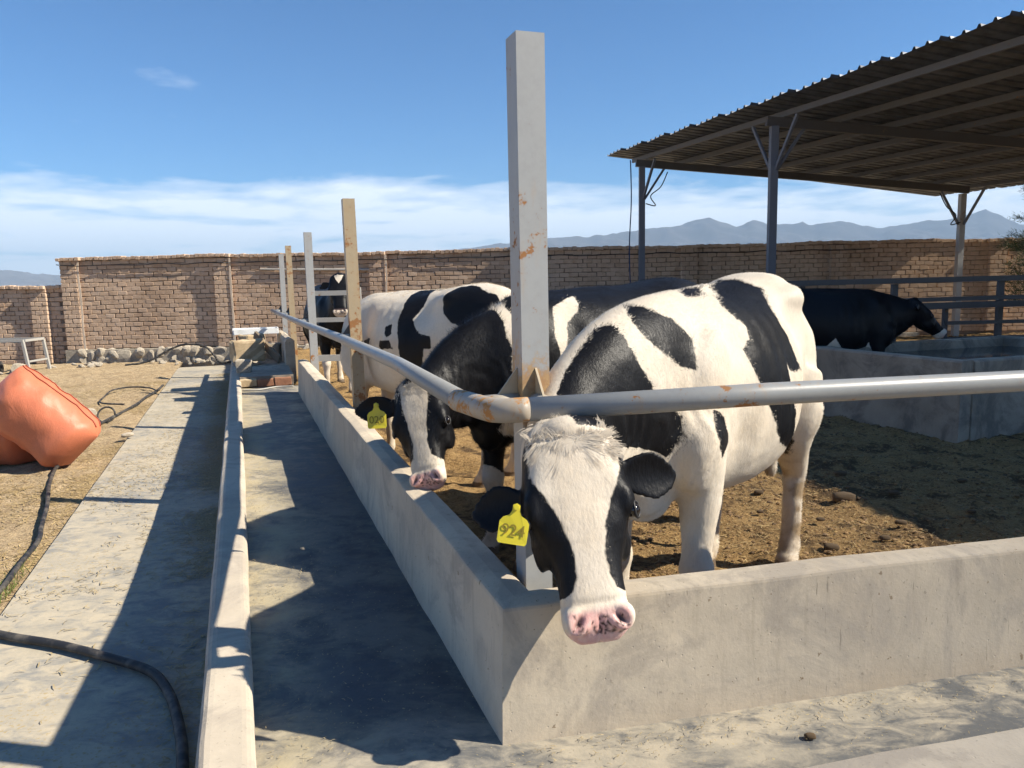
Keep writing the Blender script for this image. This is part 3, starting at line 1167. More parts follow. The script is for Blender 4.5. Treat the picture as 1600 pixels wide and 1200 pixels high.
# wire hanging beside the far left post
m = MB()
w0 = roof_pt(0.35, 0.45, 0.1)
m.tube(catmull([w0, w0 + Vector((0.02, 0, -1.0)), w0 + Vector((-0.03, 0, -2.2)), w0 + Vector((0.01, 0, -3.4))], 5), 0.016, 6)
M = Mat('blue_cable', 0.5)
M.color((0.02, 0.05, 0.14))
tag(m.build('hanging_cable', M.m), 'dark blue cable hanging from the roof beside the far left shed post', 'cable')
for k, (q, z) in enumerate(((P['P1'], 4.70), (P['P3'], 4.12))):
    m = MB()
    sg = 1 if k == 0 else -1
    m.tube(catmull([(q.x + sg * 0.62, q.y - 0.06, z - 0.15), (q.x + sg * 0.45, q.y - 0.1, z - 0.5), (q.x + sg * 0.2, q.y - 0.1, z - 0.72), (q.x + sg * 0.32, q.y - 0.1, z - 0.95), (q.x + sg * 0.08, q.y - 0.1, z - 0.9)], 6), 0.014, 5)
    tag(m.build('hanging_cable', MT['cable']), ('thin black cable looped on the brace of the far left shed post', 'thin black cable looped on the brace of the right shed post')[k], 'cable')

# ------------------------------------------------------------------ steel tube fence under the shed
fence = empty('tube_fence', (6.5, 11, PEN_Z))
tag(fence, 'dark steel tube fence standing behind the black cow under the shed', 'fence')
for a, b, w in (((3.2, 11.0, 1.87), (10.5, 11.05, 1.90), 0.075), ((5.5, 11.0, 1.60), (10.5, 11.05, 1.64), 0.06), ((5.53, 10.94, 1.51), (10.5, 11.0, 1.555), 0.09), ((6.28, 11.05, 1.26), (10.5, 11.1, 1.28), 0.05), ((6.28, 11.02, 1.02), (10.5, 11.1, 1.06), 0.075)):
    m = MB(); m.bar(a, b, 0.05, w)
    under(m.build('rail', MT['dark_steel']), fence)
for x, z0, z1, w in ((5.53, 0.3, 1.83, 0.08), (6.28, 0.3, 1.50, 0.055), (7.06, 0.3, 1.85, 0.075), (4.2, 0.3, 1.83, 0.07), (8.6, 0.3, 1.86, 0.07)):
    m = MB(); m.box((x, 11.12, (z0 + z1) / 2), (w / 2, 0, 0), (0, 0.035, 0), (0, 0, (z1 - z0) / 2))
    under(m.build('post', MT['dark_steel']), fence)
m = MB(); m.box((7.75, 10.2, 1.56), (0.75, 0.05, 0.01), (-0.02, 0.2, 0), (0, 0, 0.03))
tag(m.build('board', MT['shed_light']), 'pale flat board lying level at the right end of the tube fence', 'board')
m = MB(); m.bar((6.6, 10.3, 1.02), (9.6, 10.5, 0.90), 0.16, 0.10)
tag(m.build('timber_beam', MT['wood']), 'weathered timber beam lying on the dung heap under the fence', 'beam')

# ------------------------------------------------------------------ cows
def uvsphere(mb, c, r, axes=None, n=16, m=10):
    c = Vector(c)
    ax = axes or (Vector((1, 0, 0)), Vector((0, 1, 0)), Vector((0, 0, 1)))
    V = [c + ax[2] * r[2]]
    for i in range(1, m):
        th = math.pi * i / m
        for k in range(n):
            ph = 2 * math.pi * k / n
            V.append(c + ax[0] * (r[0] * math.sin(th) * math.cos(ph)) + ax[1] * (r[1] * math.sin(th) * math.sin(ph)) + ax[2] * (r[2] * math.cos(th)))
    V.append(c - ax[2] * r[2])
    F = [(0, 1 + k, 1 + (k + 1) % n) for k in range(n)]
    for i in range(m - 2):
        b = 1 + i * n
        for k in range(n):
            F.append((b + k, b + n + k, b + n + (k + 1) % n, b + (k + 1) % n))
    e = len(V) - 1
    b = 1 + (m - 2) * n
    F += [(b + k, e, b + (k + 1) % n) for k in range(n)]
    mb.add(V, F)


def loft(mb, rings):
    n = len(rings[0])
    V = [v for r in rings for v in r]
    F = []
    for i in range(len(rings) - 1):
        for k in range(n):
            F.append((i * n + k, i * n + (k + 1) % n, (i + 1) * n + (k + 1) % n, (i + 1) * n + k))
    F.append(tuple(range(n - 1, -1, -1)))
    F.append(tuple((len(rings) - 1) * n + k for k in range(n)))
    mb.add(V, F)


def interp_table(tab, xs):
    tab = np.array(tab, float)
    out = []
    for x in xs:
        row = [x]
        for c in range(1, tab.shape[1]):
            row.append(np.interp(x, tab[:, 0], tab[:, c]))
        out.append(row)
    # soften the piecewise-linear run
    out = np.array(out)
    for _ in range(2):
        out[1:-1, 1:] = 0.25 * out[:-2, 1:] + 0.5 * out[1:-1, 1:] + 0.25 * out[2:, 1:]
    return out


#           x     top    bottom widez  halfw  k(top squareness)
TORSO = [(-0.98, 1.30, 1.05, 1.18, 0.07),
         (-0.93, 1.375, 0.92, 1.16, 0.17),
         (-0.84, 1.43, 0.84, 1.12, 0.235),
         (-0.70, 1.455, 0.78, 1.10, 0.265),
         (-0.55, 1.45, 0.73, 1.12, 0.285),
         (-0.38, 1.42, 0.66, 1.02, 0.315),
         (-0.15, 1.398, 0.595, 0.94, 0.37),
         (0.05, 1.388, 0.585, 0.93, 0.365),
         (0.25, 1.385, 0.61, 0.96, 0.315),
         (0.42, 1.375, 0.64, 0.98, 0.255),
         (0.55, 1.345, 0.66, 0.98, 0.225),
         (0.66, 1.28, 0.69, 0.97, 0.185),
         (0.74, 1.22, 0.76, 0.97, 0.11)]


def bez(p0, p1, p2, p3, t):
    a = 1 - t
    return p0 * (a ** 3) + p1 * (3 * a * a * t) + p2 * (3 * a * t * t) + p3 * (t ** 3)


HEAD = [(-0.10, 0.080, -0.050, -0.120),
        (-0.03, 0.118, -0.012, -0.150),
        (0.08, 0.140, 0.004, -0.185),
        (0.20, 0.150, 0.010, -0.215),
        (0.36, 0.158, 0.010, -0.235),
        (0.46, 0.148, 0.008, -0.235),
        (0.58, 0.118, 0.006, -0.212),
        (0.70, 0.094, 0.004, -0.180),
        (0.80, 0.090, 0.004, -0.155),
        (0.885, 0.098, 0.005, -0.142),
        (0.955, 0.098, -0.008, -0.130),
        (1.00, 0.090, -0.030, -0.112),
        (1.03, 0.055, -0.050, -0.095)]


class Cow:
    pass


def poly_sd(P, poly):
    """signed distance (inside positive) of 2-D points to a polygon"""
    A = np.array(poly, float)
    B = np.roll(A, -1, 0)
    d2 = np.full(len(P), 1e9)
    inside = np.zeros(len(P), bool)
    for a, b in zip(A, B):
        e = b - a
        w = P - a
        t = np.clip((w @ e) / max(1e-12, e @ e), 0, 1)
        q = w - t[:, None] * e
        d2 = np.minimum(d2, (q ** 2).sum(1))
        cond = (a[1] > P[:, 1]) != (b[1] > P[:, 1])
        if abs(b[1] - a[1]) > 1e-12:
            xi = a[0] + (P[:, 1] - a[1]) / (b[1] - a[1]) * (b[0] - a[0])
            inside ^= cond & (P[:, 0] < xi)
    d = np.sqrt(d2)
    return np.where(inside, d, -d)


def coat_mat(name, white, black, wear):
    M = Mat(name, 0.55, spec=0.2)
    c = M.attr('coat')
    v = M.coord()
    fine = M.noise(90, 3, 0.6, vec=M.scaled((1, 1, 0.35)))
    big = M.noise(3.0, 5, 0.6)
    k = M.ramp(M.math('ADD', c, M.math('MULTIPLY', M.math('SUBTRACT', fine, 0.5), 0.012)), -0.004, 0.004)
    wcol = M.mix(M.ramp(big, 0.4, 0.7, 0, 0.7), white, tuple(a * b for a, b in zip(white, (0.93, 0.86, 0.76))))
    wcol = M.mix(M.ramp(fine, 0.3, 0.75, 0, 0.35), wcol, tuple(a * 0.72 for a in white))
    bcol = M.mix(M.ramp(fine, 0.4, 0.8, 0, 0.6), black, tuple(a * 1.7 + 0.001 for a in black))
    col = M.mix(k, wcol, bcol)
    col = M.mix(M.attr('dirt'), col, wear)
    pk = M.attr('pink')
    spots = M.voronoi(75, vec=M.coord())
    pink = M.mix(M.ramp(M.noise(30, 3), 0.35, 0.7), (0.66, 0.37, 0.33), (0.72, 0.48, 0.42))
    col = M.mix(pk, col, pink)
    col = M.mix(M.attr('spot'), col, (0.03, 0.016, 0.014))
    col = M.mix(M.attr('hoof'), col, (0.14, 0.10, 0.065))
    M.color(col)
    M.rough(M.math('SUBTRACT', M.math('MULTIPLY', k, -0.16), M.math('SUBTRACT', M.math('MULTIPLY', pk, 0.34), 0.62)))
    M.b.inputs['Sheen Weight'].default_value = 0.0
    M.b.inputs['Sheen Roughness'].default_value = 0.4
    M.bump(M.math('ADD', fine, M.math('MULTIPLY', big, 0.5)), 0.28, 0.008)
    return M.m


def hair_mat(name, white, black, wear):
    M = Mat(name, 0.48, spec=0.13)
    k = M.attr('coat')
    tone = M.attr('tone')
    wc = M.mix(tone, tuple(a * 0.82 for a in white), tuple(min(0.9, a * 1.06) for a in white))
    bc = M.mix(tone, black, tuple(a * 1.8 + 0.002 for a in black))
    col = M.mix(k, wc, bc)
    col = M.mix(M.attr('dirt'), col, wear)
    M.color(col)
    return M.m


WHITE = (0.715, 0.635, 0.52)
BLACK = (0.0055, 0.0055, 0.0068)
DUNG = (0.30, 0.20, 0.10)
MT['coat'] = coat_mat('cow_coat', WHITE, BLACK, DUNG)
MT['hair'] = hair_mat('cow_hair', WHITE, BLACK, DUNG)
M = Mat('cow_eye', 0.06, spec=0.6)
M.color((0.012, 0.008, 0.006))
MT['eye'] = M.m
M = Mat('eyelid_skin', 0.5)
M.color((0.018, 0.017, 0.018))
MT['lid'] = M.m
M = Mat('yellow_plastic_tag', 0.42, spec=0.5)
M.color(M.mix(M.ramp(M.noise(9, 4), 0.45, 0.75, 0, 0.4), (0.70, 0.59, 0.03), (0.50, 0.40, 0.06)))
M.b.inputs['Subsurface Weight'].default_value = 0.0
MT['tag'] = M.m
M = Mat('tag_ink', 0.7)
M.color((0.26, 0.20, 0.02))
MT['ink'] = M.m


def make_cow(label, loc, heading, k, poll, nose, face_n, base_white, body_polys, head_fn, voxel=0.011, ears=None, hair_n=20000, hair_len=0.018, tag_no=None, tag_side=-1,
             leg_dirt=0.75, stagger=(0, 0, 0, 0), neck_bulge=1.0, pink_amt=1.0, forelock=0, forelock_white=True, black_legs=False, lie=False, tail=True, girth=1.0, seed=1, dirt_fn=None, extra=None):
    rz = math.atan2(heading[1], heading[0])
    root = empty('cow', loc, rz)
    tag(root, label, 'cow', 'black and white dairy cows in the pen')
    Rm = Matrix.Rotation(-rz, 3, 'Z')

    def loc_pt(p):
        return (Rm @ (Vector(p) - Vector(loc)))

    def loc_v(v):
        return (Rm @ Vector(v)).normalized()
    mb = MB()
    # --- torso
    xs = np.linspace(TORSO[0][0], TORSO[-1][0], 34)
    tb_ = interp_table(TORSO, xs)
    rings = []
    NA = 32
    for x, top, bot, wz, w in tb_:
        w = w * girth
        r = []
        for i in range(NA):
            ph = 2 * math.pi * i / NA
            s_, c_ = math.sin(ph), math.cos(ph)
            if c_ >= 0:
                zz = wz + (top - wz) * (abs(c_) ** 0.95)
                sq = 0.98 - 0.30 * math.exp(-((x + 0.55) / 0.22) ** 2)
                yy = w * math.copysign(abs(s_) ** sq, s_)
            else:
                zz = wz - (wz - bot) * (abs(c_) ** 0.9)
                yy = w * math.copysign(abs(s_) ** 0.85, s_)
            r.append(Vector((x * k, yy * k, zz * k)))
        rings.append(r)
    loft(mb, rings)

    def E_(c, r, axes=None):
        uvsphere(mb, Vector(c) * k, [a * k for a in r], axes)
    for sg in (1, -1):
        E_((-0.50, 0.185 * sg, 1.330), (0.13, 0.075, 0.055))          # hook bone
        E_((-0.865, 0.095 * sg, 1.255), (0.07, 0.055, 0.06))            # pin bone
        E_((0.47, 0.165 * sg, 1.02), (0.15, 0.080, 0.24))             # shoulder blade
        E_((0.56, 0.165 * sg, 0.86), (0.12, 0.085, 0.16))             # point of shoulder
        E_((-0.68, 0.185 * sg, 0.98), (0.20, 0.105, 0.34))            # thigh
        E_((-0.80, 0.15 * sg, 0.95), (0.11, 0.09, 0.30))
    E_((-0.52, 0, 0.67), (0.19, 0.16, 0.13))                          # udder
    for sx in (-0.45, -0.6):
        for sg in (1, -1):
            E_((sx, 0.06 * sg, 0.545), (0.02, 0.02, 0.045))
    E_((0.62, 0, 0.72), (0.13, 0.10, 0.12))                           # brisket
    E_((-0.15, 0, 1.385), (0.55, 0.035, 0.03))                       # spine
    E_((0.36, 0, 1.345), (0.22, 0.06, 0.05))                          # withers

    def limb(pts, rads):
        pts = catmull([Vector(p) * k for p in pts], 5)
        rr = np.interp(np.linspace(0, len(rads) - 1, len(pts)), range(len(rads)), rads)
        mb.tube(pts, [float(a) * k for a in rr], 14)
    for i, (sg, dx) in enumerate(((1, stagger[0]), (-1, stagger[1]))):
        y = 0.155 * sg
        limb([(0.50, y, 0.95), (0.50, y * 1.02, 0.72), (0.52 + dx * 0.5, y, 0.50), (0.525 + dx * 0.6, y, 0.42), (0.515 + dx * 0.8, y, 0.34), (0.51 + dx, y, 0.17), (0.52 + dx, y, 0.115), (0.55 + dx, y, 0.06)],
             [0.095, 0.082, 0.058, 0.063, 0.044, 0.037, 0.047, 0.042])
        mb.tube([Vector((0.55 + dx, y, 0.075)) * k, Vector((0.565 + dx, y, 0.03)) * k, Vector((0.572 + dx, y, 0.0)) * k], [0.048 * k, 0.058 * k, 0.064 * k], 14)
    for i, (sg, dx) in enumerate(((1, stagger[2]), (-1, stagger[3]))):
        y = 0.185 * sg
        limb([(-0.62, y, 1.0), (-0.58, y * 1.1, 0.82), (-0.68 + dx * 0.4, y * 1.02, 0.63), (-0.80 + dx * 0.7, y * 0.98, 0.50), (-0.80 + dx * 0.8, y * 0.96, 0.42), (-0.775 + dx, y * 0.95, 0.20), (-0.76 + dx, y * 0.95, 0.12), (-0.725 + dx, y * 0.95, 0.06)],
             [0.15, 0.135, 0.085, 0.060, 0.047, 0.041, 0.049, 0.044])
        mb.tube([Vector((-0.725 + dx, y * 0.95, 0.075)) * k, Vector((-0.71 + dx, y * 0.95, 0.03)) * k, Vector((-0.705 + dx, y * 0.95, 0.0)) * k], [0.048 * k, 0.057 * k, 0.063 * k], 14)
    if tail:
        limb([(-0.86, 0, 1.36), (-0.955, 0.0, 1.315), (-1.0, 0.01, 1.08), (-0.99, 0.015, 0.75), (-0.985, 0.02, 0.52), (-0.98, 0.02, 0.40)], [0.036, 0.034, 0.027, 0.023, 0.04, 0.02])
    # --- head frame
    Pp = loc_pt(poll); Np = loc_pt(nose)
    L = (Np - Pp).length
    d = (Np - Pp).normalized()
    n = loc_v(face_n)
    n = (n - d * n.dot(d)).normalized()
    w = n.cross(d)                      # the cow's left
    hs = L / 0.56

    def H(u, ww, nn_):
        return Pp + d * (u * L) + w * (ww * hs) + n * (nn_ * hs)
    us = np.linspace(-0.10, 1.03, 34)
    ht = interp_table(HEAD, us)
    rings = []
    for u, hw, nf, nb in ht:
        r = []
        cz = nf - (nf - nb) * 0.36
        for i in range(28):
            ph = 2 * math.pi * i / 28
            s_, c_ = math.sin(ph), math.cos(ph)
            if c_ >= 0:
                zz = cz + (nf - cz) * abs(c_) ** 0.72
                ww = hw * math.copysign(abs(s_) ** 0.72, s_)
            else:
                zz = cz - (cz - nb) * abs(c_) ** 0.85
                ww = hw * (0.72 + 0.28 * (1 - abs(c_)) ) * math.copysign(abs(s_) ** 0.85, s_)
            r.append(H(u, ww, zz))
        rings.append(r)
    loft(mb, rings)
    hax = (d, w, n)
    for sg in (1, -1):
        uvsphere(mb, H(0.37, 0.132 * sg, -0.032), (0.055 * hs, 0.030 * hs, 0.034 * hs), hax)   # brow
        uvsphere(mb, H(0.52, 0.116 * sg, -0.115), (0.085 * hs, 0.022 * hs, 0.075 * hs), hax)    # cheek
        uvsphere(mb, H(0.915, 0.060 * sg, -0.010), (0.042 * hs, 0.040 * hs, 0.022 * hs), hax)   # nostril wing
    uvsphere(mb, H(-0.02, 0, -0.045), (0.045 * hs, 0.08 * hs, 0.06 * hs), hax)                  # poll
    uvsphere(mb, H(0.93, 0, -0.10), (0.05 * hs, 0.07 * hs, 0.04 * hs), hax)                     # chin
    # --- neck
    a0 = Vector((0.42, 0, 1.03)) * k
    a3 = H(0.13, 0, -0.115)
    dist = (a3 - a0).length
    a1 = a0 + Vector((0.40, 0, 0.06)) * dist
    a2 = a3 - n * (0.36 * dist) - d * (0.10 * dist)
    rings = []
    for i in range(22):
        t = i / 21
        c = bez(a0, a1, a2, a3, t)
        c2 = bez(a0, a1, a2, a3, min(1, t + 0.02)); c1 = bez(a0, a1, a2, a3, max(0, t - 0.02))
        tg = (c2 - c1).normalized()
        side = tg.cross(Vector((0, 0, 1)))
        side = side.normalized() if side.length > 0.2 else -w
        # turn the section towards the head's own sides as it nears the head
        ws = -w
        side = (side.lerp(ws if side.dot(ws) > 0 else -ws, t * 0.8)).normalized()
        upv = side.cross(tg).normalized()
        hh = (0.335 * (1 - t) ** 0.8 + 0.125 * t + 0.03 * math.sin(math.pi * t)) * (k * (1 - t) + hs * t) * neck_bulge
        hwid = (0.185 * (1 - t) + 0.115 * t + 0.006 * math.sin(math.pi * t)) * (k * (1 - t) + hs * t) * neck_bulge
        rings.append([c + side * (hwid * math.sin(2 * math.pi * j / 24)) + upv * (hh * math.cos(2 * math.pi * j / 24)) for j in range(24)])
    loft(mb, rings)
    # --- ears
    ear_axes = []
    for sg, (ed, ef, elen, ewid, u0) in zip((1, -1), ears):
        ed = loc_v(ed); ef = loc_v(ef)
        ef = (ef - ed * ef.dot(ed)).normalized()
        ev = ed.cross(ef)
        b0 = H(u0, 0.126 * sg, -0.085)
        rings = []
        for i in range(15):
            t = i / 14
            c = b0 + ed * (elen * t) - Vector((0, 0, 1)) * (0.03 * t * t)
            ww = ewid * (0.42 + 0.58 * math.sin(min(1, t * 1.55) * math.pi / 2)) * (1 - max(0, (t - 0.55) / 0.45) ** 2.0 * 0.86)
            th = 0.020 * (1 - t) + 0.008
            cup = 0.75 if t > 0.12 else 0.3
            ring = []
            for j in range(20):
                a = 2 * math.pi * j / 20
                vv = math.cos(a)
                ring.append(c + ev * (ww * vv) + ef * (th * math.sin(a) + cup * ww * vv * vv * 0.55 - 0.02))
            rings.append(ring)
        loft(mb, rings)
        ear_axes.append((b0, ed, ef, ev, elen))
    # --- one continuous skin
    tmp = bpy.data.objects.new('tmp', mb.mesh())
    COL.objects.link(tmp)
    md = tmp.modifiers.new('r', 'REMESH')
    md.mode = 'VOXEL'
    md.voxel_size = voxel
    md.adaptivity = 0
    dg = bpy.context.evaluated_depsgraph_get()
    ev_ = tmp.evaluated_get(dg)
    me = bpy.data.meshes.new_from_object(ev_)
    bpy.data.objects.remove(tmp)
    nv = len(me.vertices)
    V = np.empty(nv * 3); me.vertices.foreach_get('co', V); V = V.reshape(-1, 3)
    E = np.empty(len(me.edges) * 2, np.int64); me.edges.foreach_get('vertices', E); E = E.reshape(-1, 2)
    deg = np.bincount(E.ravel(), minlength=nv).astype(float)
    pp, dd, ww_, nn__ = (np.array(x) for x in (Pp, d, w, n))

    def hcoords(V):
        q = V - pp
        return (q @ dd) / L, (q @ ww_) / hs, (q @ nn__) / hs
    hu, hw_, hn = hcoords(V)
    is_head = (hu > -0.12) & (hu < 1.12) & (np.abs(hw_) < 0.182) & (hn > -0.27) & (hn < 0.06) & ~((hu < 0.3) & (hn < -0.13))
    ear = np.zeros(nv, bool)
    for b0, ed, ef, evv, el in ear_axes:
        q = V - np.array(b0)
        tt = q @ np.array(ed)
        ear |= (tt > 0.03) & (tt < el + 0.05) & (np.abs(q @ np.array(ef)) < 0.09) & (np.abs(q @ np.array(evv)) < 0.12) & (np.abs(hw_) > 0.156)
    its = 70 if voxel < 0.01 else 40
    for it in range(its):
        wgt = np.where(ear, 0.5 if it < 3 else 0.0, np.where(is_head, 0.5 if it < 5 else 0.0, 0.5))
        if k and V is not None:
            low = V[:, 2] < 0.45 * k
            wgt = np.where(low & (it > 8), 0.0, wgt)
        avg = np.stack([np.bincount(E[:, 0], V[E[:, 1], c], nv) + np.bincount(E[:, 1], V[E[:, 0], c], nv) for c in range(3)], 1) / np.maximum(deg, 1)[:, None]
        V = V + (avg - V) * wgt[:, None]
    hu, hw_, hn = hcoords(V)
    # nostrils pressed in
    nostril = np.zeros(nv)
    for sg in (1, -1):
        du = (hu - 0.925) * L / hs
        dw = (hw_ - 0.060 * sg)
        ca, sa = math.cos(0.75 * sg), math.sin(0.75 * sg)
        a = du * ca + dw * sa; b = -du * sa + dw * ca
        f = np.exp(-((a / 0.024) ** 2 + (b / 0.0125) ** 2)) * (hn > -0.06)
        V -= (nn__ * 0.028 * hs)[None] * f[:, None] + (dd * -0.004)[None] * f[:, None]
        nostril = np.maximum(nostril, f)
    # mouth crease
    # shallow muscle and bone relief over the body
    Vn = V / k
    rel = fbm(V + seed * 3.3, 5.0, 3, seed) * 0.010 + fbm(V, 16.0, 3, seed + 1) * 0.0018
    rel = np.where(ear | (hu > 0.55) & is_head, rel * 0.15, rel)
    nrm = np.empty(nv * 3); me.vertices.foreach_set('co', V.ravel()); me.update()
    me.vertices.foreach_get('normal', nrm); nrm = nrm.reshape(-1, 3)
    # bone and muscle: hooks, pins, hollow of the flank, point of shoulder, elbow groove
    ay = np.abs(Vn[:, 1])

    def bump_(c, s, a):
        return a * np.exp(-(((Vn[:, 0] - c[0]) / s[0]) ** 2 + ((ay - c[1]) / s[1]) ** 2 + ((Vn[:, 2] - c[2]) / s[2]) ** 2))
    anat = (bump_((-0.52, 0.225, 1.35), (0.07, 0.06, 0.06), 0.013) + bump_((-0.36, 0.26, 1.24), (0.10, 0.10, 0.10), -0.036) + bump_((-0.90, 0.11, 1.30), (0.05, 0.05, 0.05), 0.022)
            + bump_((-0.72, 0.22, 1.25), (0.10, 0.08, 0.08), -0.018) + bump_((0.60, 0.19, 0.92), (0.07, 0.07, 0.08), 0.026) + bump_((0.34, 0.26, 0.85), (0.06, 0.10, 0.16), -0.024)
            + bump_((0.30, 0.24, 1.18), (0.07, 0.10, 0.14), -0.016) + bump_((0.46, 0.2, 1.22), (0.05, 0.06, 0.12), 0.012) + bump_((-0.46, 0.27, 0.86), (0.07, 0.08, 0.12), -0.022)
            + bump_((-0.60, 0.27, 0.80), (0.08, 0.08, 0.09), 0.016))
    anat = np.where(is_head | ear, 0, anat)
    hb_ = np.zeros(nv)
    for sg in (1, -1):
        hb_ += 0.008 * np.exp(-(((hu - 0.30) / 0.08) ** 2 + ((hw_ - 0.115 * sg) / 0.03) ** 2 + ((hn + 0.01) / 0.04) ** 2))      # brow
        hb_ -= 0.010 * np.exp(-(((hu - 0.60) / 0.09) ** 2 + ((hw_ - 0.085 * sg) / 0.025) ** 2 + ((hn + 0.03) / 0.05) ** 2))     # hollow beside the nose
        hb_ += 0.007 * np.exp(-(((hu - 0.56) / 0.10) ** 2 + ((hn + 0.085) / 0.018) ** 2)) * (hw_ * sg > 0.05)                   # facial crest
        hb_ += 0.006 * np.exp(-(((hu - 0.93) / 0.05) ** 2 + ((hw_ - 0.075 * sg) / 0.022) ** 2 + ((hn + 0.0) / 0.04) ** 2))      # nostril wing
    hb_ -= 0.006 * np.exp(-((hu - 0.845) / 0.018) ** 2) * (hn > -0.05)
    hb_ -= 0.005 * np.exp(-((hw_) / 0.006) ** 2) * (hu > 0.90) * (hn > -0.08)
    anat = anat + np.where(is_head & ~ear, hb_ * hs / k, 0)
    # ribs faintly showing on the barrel
    ribs = np.sin(Vn[:, 0] * 62 + Vn[:, 2] * 6) * 0.0022 * np.exp(-((Vn[:, 0] - 0.08) / 0.2) ** 2) * np.exp(-((Vn[:, 2] - 1.02) / 0.2) ** 2)
    fold = np.sin(Vn[:, 0] * 70 + 2.2 * fbm(V, 6, 2, 17) * 6) * 0.0032 * np.clip((Vn[:, 0] - 0.55) / 0.12, 0, 1) * (~is_head) * (~ear) * np.clip((1.15 - Vn[:, 2]) / 0.2, 0, 1)
    V = V + nrm * (rel + (ribs * 1.8 + fold + anat) * k)[:, None]
    me.vertices.foreach_set('co', V.ravel()); me.update()
    me.vertices.foreach_get('normal', nrm.ravel())

    # --- coat fields
    def fields(Vq, Nq):
        hu, hw_, hn = hcoords(Vq)
        Q = Vq / k
        head = (hu > -0.02) & (hu < 1.15) & (np.abs(hw_) < 0.182) & (hn > -0.27) & (hn < 0.08) & ~((hu < 0.32) & (hn < -0.12 + hu * 0.1))
        for b0, ed, ef, evv, el in ear_axes:
            q = Vq - np.array(b0)
            tt = q @ np.array(ed)
            em = (tt > 0.02) & (tt < el + 0.06) & (np.abs(q @ np.array(ef)) < 0.09) & (np.abs(hw_) > 0.156) & (np.abs(q @ np.array(evv)) < 0.13)
            head |= em
        jig = fbm(Vq, 22, 3, 5) * 0.010 + fbm(Vq, 7, 2, 6) * 0.012
        jx = fbm(Vq, 60, 2, 9) * 0.006
        ch = np.stack([Q[:, 0], np.arctan2(Q[:, 1], Q[:, 2] - 0.95) * 0.36], 1)
        best = np.full(len(Q), -0.3)
        for pl_ in body_polys:
            best = np.maximum(best, poly_sd(ch, pl_))
        best = best + jig + jx
        if not base_white:
            best = -best
        hb, pink, spot = head_fn(hu, hw_, hn, Vq)
        coat = np.where(head, hb + jig * 0.35 + jx * 0.6, best)
        pink = np.where(head, pink, 0) * pink_amt
        spot = np.where(head, spot, 0)
        z = Q[:, 2]
        dn = fbm(Vq, 9, 4, 12)
        dirt = np.clip((0.50 - z) / 0.4, 0, 1) * leg_dirt * np.clip(0.5 + 2.6 * dn, 0, 1)
        if dirt_fn is not None:
            dirt = np.maximum(dirt, dirt_fn(Q, dn))
        hoof = (z < 0.062).astype(float)
        if black_legs is False:
            coat = np.where((z < 0.47 + 0.16 * fbm(Vq, 5, 2, 40)) & ~head, -0.1, coat)
        return coat, pink, spot, dirt, hoof, head
    coat, pink, spot, dirt, hoof, headm = fields(V, nrm)
    spot = np.maximum(spot, np.clip(nostril * 1.5 - 0.45, 0, 0.8))
    for nm, arr in (('coat', coat), ('pink', pink), ('spot', spot), ('dirt', dirt), ('hoof', hoof)):
        a = me.attributes.new(nm, 'FLOAT', 'POINT')
        a.data.foreach_set('value', arr.astype(np.float32))
    body = link('body', me, MT['coat'], root, smooth=True)
    # --- eyes
    for sg in (1, -1):
        m_ = MB()
        ec = H(0.425, 0.1495 * sg, -0.036)
        uvsphere(m_, ec, (0.0215 * hs,) * 3, hax, 14, 10)
        m_.build('eye', MT['eye'], root, True)
        m_ = MB()
        out = (w * sg * 0.75 + n * 0.66).normalized()
        e1 = d; e2 = out.cross(e1).normalized()
        for s2, r2 in ((1, 0.021), (-1, 0.019)):
            pts = []
            for j in range(9):
                a = math.pi * j / 8
                pts.append(ec + e1 * (math.cos(a) * 0.0235 * hs) + e2 * (math.sin(a) * s2 * 0.0145 * hs) + out * (0.0150 - 0.004 * abs(math.cos(a))) * hs)
            m_.tube(pts, [0.004 * hs] * 9, 8)
        m_.build('eyelid', MT['lid'], root, True)
    # --- short hair standing off the skin: one thin blade each
    rg = np.random.default_rng(seed)
    me.calc_loop_triangles()
    nt = len(me.loop_triangles)
    TRI = np.empty(nt * 3, np.int64); me.loop_triangles.foreach_get('vertices', TRI); TRI = TRI.reshape(-1, 3)
    ta_ = V[TRI]
    area = np.linalg.norm(np.cross(ta_[:, 1] - ta_[:, 0], ta_[:, 2] - ta_[:, 0]), axis=1)
    cam_l = np.array(Rm @ (Vector((0, 0, 2.0)) - Vector(loc)))
    if hair_n:
        cdf = np.cumsum(area); cdf /= cdf[-1]
        pick = np.searchsorted(cdf, rg.random(hair_n))
        b1 = rg.random(hair_n); b2 = rg.random(hair_n)
        fl = b1 + b2 > 1
        b1[fl] = 1 - b1[fl]; b2[fl] = 1 - b2[fl]
        bb = np.stack([1 - b1 - b2, b1, b2], 1)
        Rt = (V[TRI[pick]] * bb[..., None]).sum(1)
        Nn = (nrm[TRI[pick]] * bb[..., None]).sum(1)
        Nn /= np.maximum(1e-9, np.linalg.norm(Nn, axis=1))[:, None]
        c_, p_, s_, di, ho, hd = fields(Rt, Nn)
        hu2, hw2, hn2 = hcoords(Rt)
        ok = (p_ < 0.35) & (ho < 0.5) & ~(hd & (hu2 > 0.86))
        eyec = [np.array(H(0.425, 0.1495 * sg, -0.036)) for sg in (1, -1)]
        for e in eyec:
            ok &= np.linalg.norm(Rt - e, axis=1) > 0.030 * hs
        Rt, Nn, c_, di, hd = Rt[ok], Nn[ok], c_[ok], di[ok], hd[ok]
        hu2, hw2 = hu2[ok], hw2[ok]
        nh = len(Rt)
